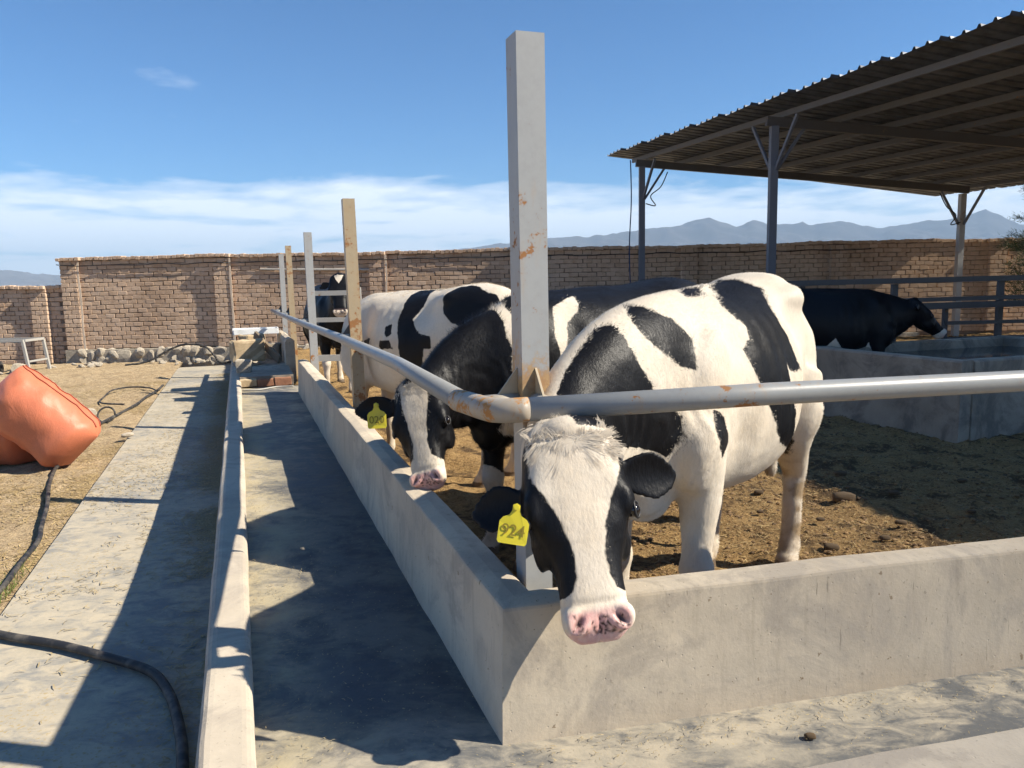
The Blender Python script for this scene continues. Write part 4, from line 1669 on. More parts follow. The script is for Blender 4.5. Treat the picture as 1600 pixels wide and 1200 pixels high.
        # lie of the hair: backwards and down on the body, down the face on the head
        flow = np.where(hd[:, None], dd[None] * np.where(hu2 < 0.42, -0.9, 1.0)[:, None] + ww_[None] * (hw2 * 5)[:, None], np.array([-0.75, 0, -0.5])[None])
        flow = flow + 0.7 * np.stack([fbm(Rt, 6, 2, 21), fbm(Rt, 6, 2, 22), fbm(Rt, 6, 2, 23)], 1) + 0.28 * rg.normal(size=(nh, 3))
        flow -= Nn * (flow * Nn).sum(1)[:, None]
        flow /= np.maximum(1e-6, np.linalg.norm(flow, axis=1))[:, None]
        ln = hair_len * (0.55 + 0.75 * rg.random(nh)) * np.where(hd, 0.5, 1.0)
        lift = 0.07 + 0.13 * rg.random(nh)
        # longer coat along the spine and neck crest
        Q = Rt / k
        crest = np.clip((np.abs(Nn[:, 2]) - 0.55) * 2, 0, 1) * (Q[:, 2] > 1.2) * ~hd
        ln *= 1 + 0.9 * crest
        lift += 0.25 * crest
        if extra is not None:
            l2, f2 = extra(Q)
            ln *= l2; lift += f2
        tip_ = Rt + flow * (ln * (1 - lift * 0.4))[:, None] + Nn * (ln * lift)[:, None]
        side = np.cross(flow, Nn)
        hwid = (0.0009 + 0.0005 * rg.random(nh)) * (1.4 if voxel > 0.0095 else 1.0)
        base = Rt - Nn * 0.0015
        VV = np.stack([base - side * hwid[:, None], base + side * hwid[:, None], tip_], 1).reshape(-1, 3)
        hm = bpy.data.meshes.new('coat_hair')
        hm.vertices.add(len(VV)); hm.vertices.foreach_set('co', VV.ravel())
        hm.loops.add(nh * 3); hm.loops.foreach_set('vertex_index', np.arange(nh * 3, dtype=np.int32))
        hm.polygons.add(nh); hm.polygons.foreach_set('loop_start', (np.arange(nh) * 3).astype(np.int32))
        hm.update(calc_edges=True)
        for nm, arr in (('coat', (c_ + rg.normal(size=nh) * 0.007 > 0).astype(float)), ('tone', rg.random(nh)), ('dirt', di)):
            a = hm.attributes.new(nm, 'FLOAT', 'POINT')
            a.data.foreach_set('value', np.repeat(arr, 3).astype(np.float32))
        hm.polygons.foreach_set('use_smooth', [True] * len(hm.polygons))
        nn5 = np.repeat(Nn, 3, axis=0)
        nn5 /= np.linalg.norm(nn5, axis=1)[:, None]
        hm.normals_split_custom_set_from_vertices(nn5.tolist())
        ho_ = link('coat_hair', hm, MT['hair'], root)
        ho_['kind'] = 'stuff'
    # --- forelock: long curving locks between the ears
    if forelock:
        VVs, Fs, cs, ts = [], [], [], []
        nb_ = 0
        for i in range(forelock):
            lock = rg.integers(0, 90)
            lr = np.random.default_rng(900 + int(lock))
            u0 = lr.uniform(-0.05, 0.24) + rg.normal() * 0.012
            w0 = lr.uniform(-0.108, 0.108) + rg.normal() * 0.006
            tuft = u0 < 0.04 and lr.random() < 0.5
            white_ = abs(w0) < 0.108 or lr.random() < 0.25
            r0_ = H(u0, w0, 0.006 - 0.045 * (abs(w0) / 0.138) ** 2.5 - (0.045 if u0 < -0.01 else 0.01 if u0 < 0.03 else 0))
            lenh = (0.022 + 0.028 * lr.random()) * hs * (0.6 + 0.5 * rg.random())
            du, dw = (u0 - 0.06) * 0.56, w0 - 0.012
            rad = (d * du + w * dw)
            rad = rad.normalized() if rad.length > 1e-4 else d.copy()
            swirl = n.cross(rad)
            if tuft:
                lenh *= 1.0
                dirv = -d * lr.uniform(0.5, 1.0) + w * lr.normal() * 0.5 + n * lr.uniform(0.12, 0.34)
            else:
                dirv = rad * 0.9 + swirl * 0.55 + d * 0.35 + n * lr.uniform(0.05, 0.16)
            dirv = (dirv + w * lr.normal() * 0.22 + d * lr.normal() * 0.22 + Vector(rg.normal(size=3)) * 0.07).normalized()
            bend = d * lr.uniform(0.1, 0.8) + w * lr.normal() * 0.5 - n * (0.28 if not tuft else 0.1)
            pts = []
            for j in range(6):
                t = j / 5
                pts.append(r0_ + dirv * (lenh * t) + bend * (lenh * 0.5 * t * t))
            wd = 0.0009 + 0.0006 * rg.random()
            for j, p in enumerate(pts):
                tg = (pts[min(j + 1, 5)] - pts[max(j - 1, 0)]).normalized()
                sd = tg.cross(n)
                sd = sd.normalized() if sd.length > 1e-3 else w
                ww2 = wd * (1 - 0.8 * j / 5)
                VVs += [p - sd * ww2, p + sd * ww2]
            for j in range(5):
                b = nb_ + j * 2
                Fs.append((b, b + 1, b + 3, b + 2))
            nb_ += 12
            cs += [0.0 if (white_ and forelock_white) else 1.0] * 12
            ts += [float(rg.random())] * 12
        fm = mesh_from(VVs, Fs)
        for nm, arr in (('coat', cs), ('tone', ts), ('dirt', [0.30 * x for x in ts])):
            a = fm.attributes.new(nm, 'FLOAT', 'POINT')
            a.data.foreach_set('value', arr)
        link('forelock', fm, MT['hair'], root, True)
    # --- ear tag with its number
    if tag_no:
        b0, ed, ef, evv, el = ear_axes[0 if tag_side > 0 else 1]
        tx, ty, tz, tilt, tw = tag_no[1]
        c = loc_pt((tx, ty, tz))
        fn = loc_v(tag_no[2])
        upv = Vector((0, 0, 1)) - fn * fn.z
        upv.normalize()
        rt = upv.cross(fn)
        ca, sa = math.cos(tilt), math.sin(tilt)
        ux, uy = rt * ca + upv * sa, upv * ca - rt * sa
        out = [(-0.5, -0.42), (-0.44, -0.5), (0.44, -0.5), (0.5, -0.42), (0.5, 0.22), (0.40, 0.36), (0.20, 0.46), (0.13, 0.60), (0.12, 0.80), (0.0, 0.86), (-0.12, 0.80), (-0.13, 0.60), (-0.20, 0.46), (-0.40, 0.36), (-0.5, 0.22)]
        V2 = []
        for th in (0.0012, -0.0012):
            for a, b in out:
                V2.append(c + ux * (a * tw) + uy * (b * tw) + fn * (th + -0.12 * (a * a) * tw))
        no = len(out)
        F2 = [tuple(range(no)), tuple(range(2 * no - 1, no - 1, -1))] + [(i, no + i, no + (i + 1) % no, (i + 1) % no) for i in range(no)]
        me2 = mesh_from(V2, F2)
        bm = bmesh.new(); bm.from_mesh(me2); bmesh.ops.recalc_face_normals(bm, faces=bm.faces[:]); bm.to_mesh(me2); bm.free()
        tg_ = link('ear_tag', me2, MT['tag'], root)
        tg_['label'] = 'yellow plastic ear tag marked ' + tag_no[0]
        cu = bpy.data.curves.new('number', 'FONT')
        cu.body = tag_no[0]
        cu.size = tw * 0.54
        cu.align_x = 'CENTER'; cu.align_y = 'CENTER'
        cu.extrude = 0.0002
        cu.offset = 0.0002
        tmpf = bpy.data.objects.new('tmp_text', cu)
        COL.objects.link(tmpf)
        fme = bpy.data.meshes.new_from_object(tmpf.evaluated_get(bpy.context.evaluated_depsgraph_get()))
        bpy.data.objects.remove(tmpf)
        ft = link('number', fme, MT['ink'])
        mm = Matrix((ux, uy, fn)).transposed().to_4x4()
        mm.translation = c + fn * 0.0016 - uy * tw * 0.06
        ft.parent = tg_
        ft.matrix_basis = mm
        m_ = MB()
        top = c + uy * (0.72 * tw) + fn * 0.003
        m_.tube([top - fn * 0.03, top + fn * 0.006], 0.008, 10)
        m_.build('tag_stud', MT['tag'], root)
    return root, body


def blaze_head(half, shift=lambda u: 0.0, top_u=-0.1, muzzle_u=0.78, spot_seed=3, nose_dark=0.0, forehead=1.0, spots=True):
    """white stripe down the face: half(u) gives its half width; black sides; white muzzle; pink nose"""
    def fn(u, w, n, V):
        hwid = half(u)
        coat = np.abs(w - shift(u)) - hwid
        coat = np.where(n < -0.055 - 0.02 * u, np.maximum(coat, 0.03), coat)
        muz = (u - muzzle_u) * 0.56
        coat = np.minimum(coat, -muz * 1.2 + 0.0)
        pink = np.clip((u - 0.862) / 0.03, 0, 1) * np.clip((0.092 - np.abs(w)) / 0.014, 0, 1) * np.clip((n + 0.085) / 0.02, 0, 1)
        if spots:
            cell = np.random.default_rng(spot_seed)
            spot = np.zeros(len(u))
            for i in range(46):
                cu = 0.99 - abs(cell.normal()) * 0.045
                cw = cell.normal() * 0.030 + 0.010
                r1 = cell.uniform(0.0026, 0.0052); r2 = cell.uniform(0.0026, 0.0048)
                spot = np.maximum(spot, np.clip(1.6 - 1.2 * np.sqrt((((u - cu) * 0.56) / r1) ** 2 + ((w - cw) / r2) ** 2), 0, 1))
            spot *= (u > 0.86) & (n > -0.11)
        else:
            spot = np.zeros(len(u))
        if nose_dark:
            spot = np.maximum(spot, np.clip((u - 0.93) / 0.02, 0, 1) * nose_dark * (np.sin(w * 140 + u * 60) > 0.1) * (n > -0.11))
        return coat, pink, spot
    return fn

A_polys = [[(1.116,-0.128),(1.069,-0.11),(1.04,-0.098),(1.008,-0.09),(0.98,-0.079),(0.951,-0.069),(0.919,-0.061),(0.884,-0.056),(0.852,-0.013),(0.857,0.013),(0.853,0.037),(0.853,0.063),(0.848,0.09),(0.838,0.12),(0.827,0.152),(0.814,0.19),(0.799,0.236),(0.772,0.286),(0.733,0.341),(0.697,0.403),(0.677,0.466),(0.68,0.56),(0.687,0.651),(0.7,0.725),(0.716,0.806),(1.081,0.58),(1.109,0.588),(1.128,0.602),(1.179,0.596),(1.225,0.592),(1.229,0.55),(1.234,0.5),(1.237,0.44),(1.237,0.366),(1.241,0.287),(1.25,0.216),(1.233,0.126),(1.141,-0.068)],[(0.697,-0.036),(0.696,-0.006),(0.677,0.017),(0.664,0.044),(0.641,0.068),(0.61,0.091),(0.599,0.115),(0.584,0.14),(0.567,0.167),(0.582,0.203),(0.592,0.242),(0.597,0.286),(0.649,0.232),(0.685,0.198),(0.717,0.167),(0.741,0.135),(0.758,0.109),(0.774,0.085),(0.784,0.061),(0.778,0.034),(0.759,0.006)],[(0.354,0.01),(0.237,-0.001),(0.164,0.008),(0.077,0.002),(0.265,0.054),(0.386,0.044)],[(-0.02,0.008),(-0.454,-0.081),(-0.396,-0.034),(-0.39,0.0),(-0.32,0.046),(-0.302,0.08),(-0.312,0.109),(-0.235,0.146),(-0.176,0.182),(-0.13,0.224),(-0.115,0.261),(-0.121,0.298),(-0.113,0.334),(-0.117,0.372),(-0.136,0.411),(-0.173,0.452),(-0.054,0.443),(0.011,0.41),(0.015,0.448),(-0.001,0.488),(-0.024,0.543),(-0.038,0.597),(-0.041,0.641),(-0.088,0.694),(-0.519,0.865),(-0.576,0.942),(0.074,0.719),(0.13,0.665),(0.16,0.615),(0.177,0.566),(0.21,0.512),(0.231,0.459),(0.25,0.406),(0.263,0.355),(0.271,0.318),(0.281,0.282),(0.23,0.266),(0.209,0.224),(0.229,0.194),(0.246,0.165),(0.254,0.136),(0.21,0.099),(0.057,0.036)],[(0.583,0.471),(0.506,0.531),(0.502,0.596),(0.449,0.677),(0.564,0.71),(0.603,0.65),(0.61,0.599),(0.603,0.558),(0.59,0.516)]]
B_polys = [[(0.351,0.14),(0.27,0.117),(0.173,0.083),(0.191,0.15),(0.225,0.184),(0.304,0.228),(0.33,0.281),(0.352,0.339),(0.361,0.392),(0.366,0.448),(0.394,0.387),(0.401,0.333),(0.403,0.281),(0.401,0.232),(0.379,0.186)],[(0.668,0.978),(0.629,0.992),(0.571,0.975),(0.566,-0.984)]]
C_polys = [[(-0.05,0.024),(-0.12,0.012),(-0.186,0.014),(-0.372,0.075),(-0.247,0.047),(-0.265,0.116),(-0.281,0.17),(-0.277,0.213),(-0.252,0.261),(-0.231,0.313),(-0.275,0.375),(-0.307,0.395),(-0.403,0.411),(-0.409,0.458),(-0.411,0.507),(-0.351,0.511),(-0.341,0.57),(-0.325,0.632),(-0.303,0.695),(-0.225,0.661),(-0.193,0.623),(-0.155,0.589),(-0.15,0.544),(-0.14,0.499),(-0.128,0.454),(-0.112,0.41),(-0.105,0.354),(-0.09,0.298),(-0.095,0.24),(-0.076,0.17),(-0.058,0.097)],[(-0.49,0.213),(-0.508,0.142),(-0.529,0.105),(-0.594,0.095),(-0.619,0.079),(-0.68,0.083),(-0.758,0.109),(-0.816,0.108),(-0.868,0.1),(-0.91,0.138),(-0.926,0.155),(-0.938,0.173),(-0.909,0.229),(-0.877,0.282),(-0.842,0.333),(-0.8,0.336),(-0.751,0.335),(-0.695,0.329),(-0.633,0.319),(-0.575,0.313),(-0.496,0.265),(-0.488,0.234)],[(0.021,0.367),(-0.039,0.351),(-0.064,0.421),(-0.01,0.443),(0.019,0.413)],[(0.071,0.466),(-0.042,0.465),(-0.084,0.523),(0.034,0.537),(0.078,0.504)],[(0.305,0.459),(0.201,0.449),(0.225,0.507),(0.334,0.539)]]
D_polys = []
E_polys = [[(-0.181,-0.805),(-0.134,-0.722),(-0.076,-0.655),(-0.015,-0.752),(0.066,-0.876),(-0.044,-0.933)],[(0.299,-0.976),(0.318,-0.874),(0.361,-0.809),(0.432,-0.959)]]



def a_half(u):
    return np.interp(u, [-0.1, 0.0, 0.22, 0.34, 0.47, 0.6, 0.72, 0.79, 0.84], [0.115, 0.128, 0.128, 0.092, 0.061, 0.045, 0.044, 0.062, 0.13])


def b_half(u):
    return np.interp(u, [-0.1, 0.0, 0.2, 0.4, 0.6, 0.72, 0.80], [0.075, 0.08, 0.078, 0.055, 0.042, 0.055, 0.11])


def d_half(u):
    return np.interp(u, [-0.1, 0.0, 0.12, 0.22, 0.3], [0.06, 0.06, 0.035, 0.0, -0.05])


def e_half(u):
    return np.interp(u, [-0.1, 0.0, 0.2, 0.5, 0.8], [-0.02, 0.02, 0.035, 0.02, 0.015])


def a_extra(Q):
    # rougher, longer hair on the hind legs and the neck crest
    hind = (Q[:, 0] < -0.55) & (Q[:, 2] < 0.85)
    return np.where(hind, 1.7, 1.0), np.where(hind, 0.2, 0.0)


def b_extra(Q):
    # curly coat on the neck and shoulder
    f = np.clip((Q[:, 0] - 0.35) / 0.3, 0, 1)
    return 1 + 0.9 * f, 0.3 * f


def a_dirt(Q, dn):
    hind = (Q[:, 0] < -0.62) & (Q[:, 2] < 0.95)
    return np.where(hind, np.clip(dn * 3.4 + 0.05, 0, 0.8) * np.clip((-0.60 - Q[:, 0]) / 0.15, 0, 1), 0)


HN = 1.0
cowA = make_cow('cow with a broad white blaze leaning over the front wall, ear tag 924', (0.93, 3.66, PEN_Z), (-0.545, -0.838), 1.18, (0.178, 2.38, 1.525), (0.250, 2.12, 0.965), (0.10, -0.93, 0.30), True, A_polys,
         blaze_head(a_half, muzzle_u=0.815), voxel=0.008, ears=(((0.95, 0.20, 0.08), (0.05, -0.95, 0.1), 0.225, 0.082, 0.24), ((-0.93, 0.10, -0.02), (-0.1, -0.9, 0.35), 0.20, 0.078, 0.33)),
         hair_n=int(420000 * HN), hair_len=0.0125, tag_no=('924', (-0.005, 2.22, 1.262, -0.16, 0.090), (-0.05, -0.95, 0.28)), tag_side=-1, forelock=int(7000 * HN), girth=0.95, neck_bulge=1.07, stagger=(0, 0, 0, 0.16), seed=11, dirt_fn=a_dirt, extra=a_extra)
cowB = make_cow('black cow with a narrow white blaze, chin on the trough wall, ear tag 020', (0.47, 4.86, PEN_Z), (-0.80, -0.60), 1.17, (-0.520, 3.97, 1.475), (-0.438, 3.74, 0.99), (-0.30, -0.92, 0.28), False, B_polys,
         blaze_head(b_half, spot_seed=8), voxel=0.0095, ears=(((0.9, 0.4, 0.1), (0.3, -0.9, 0.1), 0.17, 0.06, 0.2), ((-0.98, -0.02, 0.08), (0.0, -0.95, 0.15), 0.25, 0.075, 0.16)),
         hair_n=int(110000 * HN), hair_len=0.016, tag_no=('020', (-0.672, 3.74, 1.335, 0.04, 0.094), (-0.05, -0.98, 0.15)), tag_side=-1, forelock=int(1200 * HN), neck_bulge=0.93, seed=12, extra=b_extra)
cowC = make_cow('white cow with black spots and black hip standing side-on beyond the rail', (-0.82, 6.82, PEN_Z), (-0.80, 0.60), 1.16, (-1.42, 8.05, 1.55), (-1.10, 8.35, 1.15), (0.5, 0.6, 0.5), True, C_polys,
         blaze_head(b_half), voxel=0.012, ears=(((-0.6, 0.6, 0.1), (0.6, 0.6, 0), 0.17, 0.055, 0.2), ((0.6, -0.6, 0.1), (0.6, 0.6, 0), 0.17, 0.055, 0.2)), hair_n=int(40000 * HN), hair_len=0.017, seed=13)
cowD = make_cow('black cow with a white star on its forehead standing far back behind the gate', (-2.86, 12.3, PEN_Z), (0.34, -0.94), 1.17, (-2.47, 11.2, 2.12), (-2.42, 10.95, 1.58), (0.05, -0.9, 0.4), False, D_polys,
         blaze_head(d_half, muzzle_u=0.9), pink_amt=0.15, voxel=0.013, ears=(((0.9, 0.3, 0.0), (0.1, -0.95, 0.1), 0.18, 0.06, 0.15), ((-0.93, 0.1, -0.1), (0.1, -0.95, 0.1), 0.18, 0.06, 0.15)), hair_n=int(10000 * HN), hair_len=0.02, seed=14)
cowE = make_cow('black cow with white muzzle facing right in the shade behind the tank', (4.05, 9.75, PEN_Z), (1.0, 0.0), 1.08, (5.12, 9.70, 1.66), (5.47, 9.65, 1.23), (0.80, -0.1, 0.6), False, E_polys,
         blaze_head(e_half, muzzle_u=0.86), voxel=0.012, ears=(((-0.3, 0.85, 0.3), (0.9, 0.3, 0), 0.16, 0.05, 0.12), ((-0.45, -0.75, 0.25), (0.7, -0.6, 0.1), 0.16, 0.05, 0.12)), hair_n=int(12000 * HN), hair_len=0.018, seed=15)

# ------------------------------------------------------------------ orange woven sacks
def sack_mat(name, col):
    M = Mat(name, 0.46, spec=0.4)
    wv = M.noise(140, 2, 0.5, vec=M.scaled((1, 1, 0.25)))
    big = M.noise(4, 5, 0.6)
    c = M.mix(M.ramp(big, 0.3, 0.75, 0, 0.6), col, tuple(x * 0.72 for x in col))
    c = M.mix(M.ramp(wv, 0.45, 0.7, 0, 0.3), c, tuple(min(1, x * 1.2) for x in col))
    M.color(c)
    h = M.math('ADD', M.math('MULTIPLY', wv, 0.25), M.noise(7, 4, 0.6, vec=M.scaled((1, 1, 0.5)), dist=0.6))
    cr = M.math('ABSOLUTE', M.math('SUBTRACT', M.noise(3.5, 5, 0.6, vec=M.scaled((1, 1, 0.6)), dist=1.0), 0.5))
    h = M.math('ADD', h, M.math('MULTIPLY', M.ramp(cr, 0.0, 0.10), 0.12))
    M.bump(h, 0.30, 0.02)
    return M.m


def sack(name, label, base, axis, wide, length, half_w, half_d, mat, open_top, seed):
    """filled woven sack: pillow section swept along its length; seam along both edges"""
    base = Vector(base); axis = Vector(axis).normalized()
    wide = (Vector(wide) - axis * Vector(wide).dot(axis)).normalized()
    dep = axis.cross(wide)
    root = empty(name, (base.x, base.y, 0))
    tag(root, label, 'sack', 'orange woven sacks on the yard dirt')
    n = 44
    rings = []
    NS = 30
    for i in range(NS):
        t = i / (NS - 1)
        # bulging bottom, slack towards the mouth
        a = min(1.0, (t / 0.13)) ** 0.5 if t < 0.13 else 1.0
        fd = half_d * a * (1.0 - 0.20 * t) * (1 - (0.55 * max(0, (t - 0.80) / 0.20) ** 1.5 if open_top else 0.9 * max(0, (t - 0.86) / 0.14) ** 1.6))
        fw = half_w * (0.80 + 0.20 * a) * (1 + 0.07 * math.sin(t * 3.1))
        c = base + axis * (length * t) + dep * (0.05 * math.sin(t * 5 + seed)) - Vector((0, 0, 0.10 * length * t * t))
        r = []
        for j in range(n):
            ph = 2 * math.pi * j / n
            cw, sw = math.cos(ph), math.sin(ph)
            wv = wide
            x = fw * math.copysign(abs(cw) ** 0.75, cw)
            y = fd * math.copysign(abs(sw) ** 0.85, sw)
            p = c + wv * x + dep * y
            wr = mnoise.noise(p * 3.2 + Vector((seed * 5, 0, 0))) * 0.028 + mnoise.noise(Vector((p.x * 9, p.y * 9, p.z * 4 + seed))) * 0.016 + (0.5 - abs(mnoise.noise(Vector((p.x * 5 + seed, p.y * 5, p.z * 5))))) ** 3 * 0.10 * (0.4 + t)
            p += (wide * cw + dep * sw) * wr
            if p.z < 0.015:
                p.z = 0.015 + (p.z - 0.015) * 0.05
            r.append(p)
        rings.append(r)
    V = [v for r in rings for v in r]
    F = []
    for i in range(NS - 1):
        for j in range(n):
            F.append((i * n + j, i * n + (j + 1) % n, (i + 1) * n + (j + 1) % n, (i + 1) * n + j))
    F.append(tuple(range(n - 1, -1, -1)))
    if open_top:
        # inside of the mouth
        o = len(V)
        cc = sum(rings[-1], Vector()) / n
        V += [cc + (p - cc) * 0.965 for p in rings[-1]]
        V += [cc + (p - cc) * 0.80 - axis * 0.20 for p in rings[-1]]
        b = (NS - 1) * n
        for j in range(n):
            j2 = (j + 1) % n
            F.append((b + j, b + j2, o + j2, o + j))
            F.append((o + j, o + j2, o + n + j2, o + n + j))
        F.append(tuple(o + n + j for j in range(n)))
    else:
        F.append(tuple((NS - 1) * n + j for j in range(n)))
    under(link('bag', mesh_from(V, F), mat, smooth=True), root)
    # stitched seam running up the right-hand edge
    m = MB()
    for off in (0, 2):
        pts = [rings[i][off] + wide * 0.006 for i in range(2, NS)]
        m.tube(pts, 0.007, 6)
    under(m.build('seam', MT['seam'], smooth=True), root)
    return root


MT['sack'] = sack_mat('orange_woven_plastic', (0.65, 0.205, 0.105))
MT['sack2'] = sack_mat('dull_orange_woven_plastic', (0.52, 0.15, 0.07))
M = Mat('seam_thread', 0.7)
M.color((0.36, 0.085, 0.045))
MT['seam'] = M.m
sack('sack', 'upright orange woven sack with its open mouth leaning to the left', (-4.93, 8.55, 0.15), (-0.66, 0.03, 0.75), (0.75, -0.10, 0.66), 1.20, 0.36, 0.34, MT['sack'], True, 1.0)
sack('sack', 'duller orange sack lying under the leaning one at the left edge', (-5.50, 8.75, 0.24), (-0.98, 0.10, 0.25), (0.1, -0.5, 0.8), 1.25, 0.33, 0.30, MT['sack2'], False, 2.0)

# ------------------------------------------------------------------ hoses and cables on the ground
def ground_line(name, label, cat, pts, r, mat, n=10):
    m = MB()
    m.tube(catmull(pts, 9), r, n)
    return tag(m.build(name, mat, smooth=True), label, cat)


ground_line('hose', 'thick black rubber hose curving across the concrete path to the kerb', 'hose',
            [(-4.0, 4.75, 0.02), (-3.45, 4.45, 0.035), (-2.99, 4.21, 0.035), (-2.55, 4.06, 0.035), (-2.156, 3.88, 0.035), (-1.90, 3.74, 0.035), (-1.72, 3.54, 0.035), (-1.56, 3.28, 0.035), (-1.43, 3.02, 0.035), (-1.30, 2.70, 0.035)], 0.025, MT['rubber'])
ground_line('hose', 'grey hose lying beside the path from the orange sack', 'hose',
            [(-5.15, 8.5, 0.03), (-5.05, 8.25, 0.03), (-4.72, 7.6, 0.03), (-4.32, 6.9, 0.03), (-3.98, 6.25, 0.03), (-3.79, 5.89, 0.025), (-3.62, 5.4, 0.025), (-3.43, 4.87, 0.025), (-3.3, 4.3, 0.02)], 0.019, MT['rubber'])
ground_line('cable', 'dark cable bundle tied with a loop running along the path edge', 'cable',
            [(-5.85, 10.2, 0.03), (-5.98, 10.68, 0.035), (-6.12, 11.4, 0.035), (-6.25, 12.2, 0.04), (-6.42, 13.0, 0.04), (-6.65, 13.8, 0.035), (-6.85, 14.7, 0.035), (-7.1, 15.5, 0.03)], 0.022, MT['rubber'])
ground_line('cable', 'thin dark cable arching over the dirt beyond the tied bundle', 'cable',
            [(-6.9, 14.75, 0.03), (-7.15, 15.0, 0.05), (-7.55, 15.1, 0.06), (-7.75, 14.8, 0.05), (-7.5, 14.0, 0.04), (-7.15, 13.2, 0.04), (-6.6, 12.9, 0.05)], 0.015, MT['rubber'])
m = MB()
cc = Vector((-6.12, 11.42, 0.06))
m.tube([cc + Vector((0.13 * math.cos(a), 0.05 * math.sin(a), 0.06 + 0.11 * math.sin(a))) for a in np.linspace(0, 6.1, 18)], 0.014, 7)
tag(m.build('tie_loop', MT['rubber'], smooth=True), 'small black loop tied round the cable bundle', 'cable')
ground_line('hose', 'old grey hose draped over the rubble at the foot of the wall', 'hose',
            [(-9.9, 19.6, 0.05), (-9.4, 19.8, 0.12), (-8.9, 20.0, 0.40), (-8.5, 20.05, 0.52), (-8.0, 20.0, 0.46), (-7.7, 19.9, 0.2), (-7.5, 19.7, 0.07), (-7.0, 19.8, 0.07), (-6.3, 19.6, 0.05)], 0.028, MT['rubber'])

# ------------------------------------------------------------------ metal frame and tyre at the far left
tb2 = empty('metal_frame', (-12.7, 18.6, 0))
tag(tb2, 'bare pale metal table frame in front of the low wall', 'frame')
fx0, fx1, fy0, fy1, fz = -13.9, -11.55, 18.2, 19.0, 0.82
for a, b in (((fx0, fy0, fz), (fx1, fy0, fz)), ((fx0, fy1, fz), (fx1, fy1, fz)), ((fx0, fy0 + .03, fz), (fx0, fy1 - .03, fz)), ((fx1, fy0 + .03, fz), (fx1, fy1 - .03, fz))):
    m = MB(); m.bar(a, b, 0.055, 0.055); under(m.build('rail', MT['shed_light']), tb2)
for x in (fx0, fx1):
    for y, dx in ((fy0, 0.08), (fy1, 0.08)):
        m = MB(); m.bar((x - 0.02, y, fz - 0.03), (x + (dx if x > -12 else -dx), y, 0.0), 0.06, 0.06, (0, 1, 0)); under(m.build('leg', MT['shed_light']), tb2)
m = MB(); m.bar((fx1 + 0.05, fy0 + .04, 0.32), (fx1 + 0.05, fy1 - .04, 0.32), 0.04, 0.04); under(m.build('stretcher', MT['shed_light']), tb2)
ty = empty('tyre', (-12.75, 18.35, 0.0))
tag(ty, 'old black tyre lying flat on the dirt under the metal frame', 'tyre')
m = MB()
NR, NSG = 40, 14
V = []; F = []
for i in range(NR):
    a = 2 * math.pi * i / NR
    for j in range(NSG):
        b = 2 * math.pi * j / NSG
        r = 0.36 + 0.11 * math.copysign(abs(math.cos(b)) ** 0.7, math.cos(b))
        z = 0.16 + 0.16 * math.copysign(abs(math.sin(b)) ** 0.6, math.sin(b))
        tread = 0.008 if (i % 2 and math.cos(b) > 0.5) else 0
        V.append(((r + tread) * math.cos(a), (r + tread) * math.sin(a), z))
        F.append((i * NSG + j, ((i + 1) % NR) * NSG + j, ((i + 1) % NR) * NSG + (j + 1) % NSG, i * NSG + (j + 1) % NSG))
o = link('tread_ring', mesh_from(V, F), MT['rubber'], ty, True)
tag(share('loose_stone', stones[3], None, (-11.95, 18.5, 0.12), (0.2, 0.1, 1), (0.5, 0.4, 0.5)), 'tan stone beside the tyre under the metal frame', 'stone').data.materials
for x, y, s_ in ((-11.6, 19.3, 0.3), (-12.2, 18.2, 0.2)):
    tag(share('loose_stone', stones[5], None, (x, y, 0.06), (0, 0.2, x), (s_, s_ * .8, s_ * .6)), 'small tan stone on the dirt %s' % ('by the corner of the low wall' if s_ > .25 else 'just right of the tyre'), 'stone')

# ------------------------------------------------------------------ far end of the trough: brick step, rubble, plank, basin
def rough_block(name, label, cat, c, size, rz, mat, seed, parent=None, rx=0.0, ry=0.0):
    me = mesh_from(*box_data(size[0], size[2], size[1], random.Random(seed)))
    bm = bmesh.new(); bm.from_mesh(me)
    bmesh.ops.bevel(bm, geom=bm.edges[:], offset=min(size) * 0.08, segments=1, affect='EDGES')
    bmesh.ops.subdivide_edges(bm, edges=bm.edges[:], cuts=2, use_grid_fill=True)
    for v in bm.verts:
        v.co += Vector((mnoise.noise(v.co * 9 + Vector((seed, 0, 0))), mnoise.noise(v.co * 9 + Vector((0, seed, 0))), mnoise.noise(v.co * 9 + Vector((0, 0, seed))))) * min(size) * 0.12
    bm.to_mesh(me); bm.free()
    o = link(name, me, mat)
    o.location = c; o.rotation_euler = (rx, ry, rz)
    if parent is not None:
        under(o, parent)
    else:
        tag(o, label, cat)
    return o


sang = math.atan2(S.y, S.x)
stp = empty('brick_step', st(0.33, 12.2, 0.5))
tag(stp, 'red brick step laid across the far end of the trough', 'step')
for i, (s0, mt) in enumerate(((0.07, 'tan_stone'), (0.31, 'red_brick'), (0.56, 'red_brick'))):
    rough_block('brick', None, None, st(s0, 12.0, 0.565), (0.235, 0.12, 0.115), sang, MT[mt], 40 + i, stp)
o = link('slab', sweep([st(-0.05, 12.35), st(0.72, 12.35)], [(-1.1, 0.45), (-1.1, 0.655), (0.33, 0.655), (0.33, 0.625), (0.28, 0.45)], 0.1, 0.006), MT['tank'])
under(o, stp)
rough_block('boulder', 'big flat tan boulder piled behind the brick step', 'stone', st(0.10, 14.3, 0.86), (0.55, 0.45, 0.38), 0.5, MT['tan_stone'], 61)
rough_block('boulder', 'broken grey concrete lump at the kerb end of the brick step', 'stone', st(0.02, 12.75, 0.75), (0.22, 0.25, 0.2), 0.2, MT['stone'], 62)
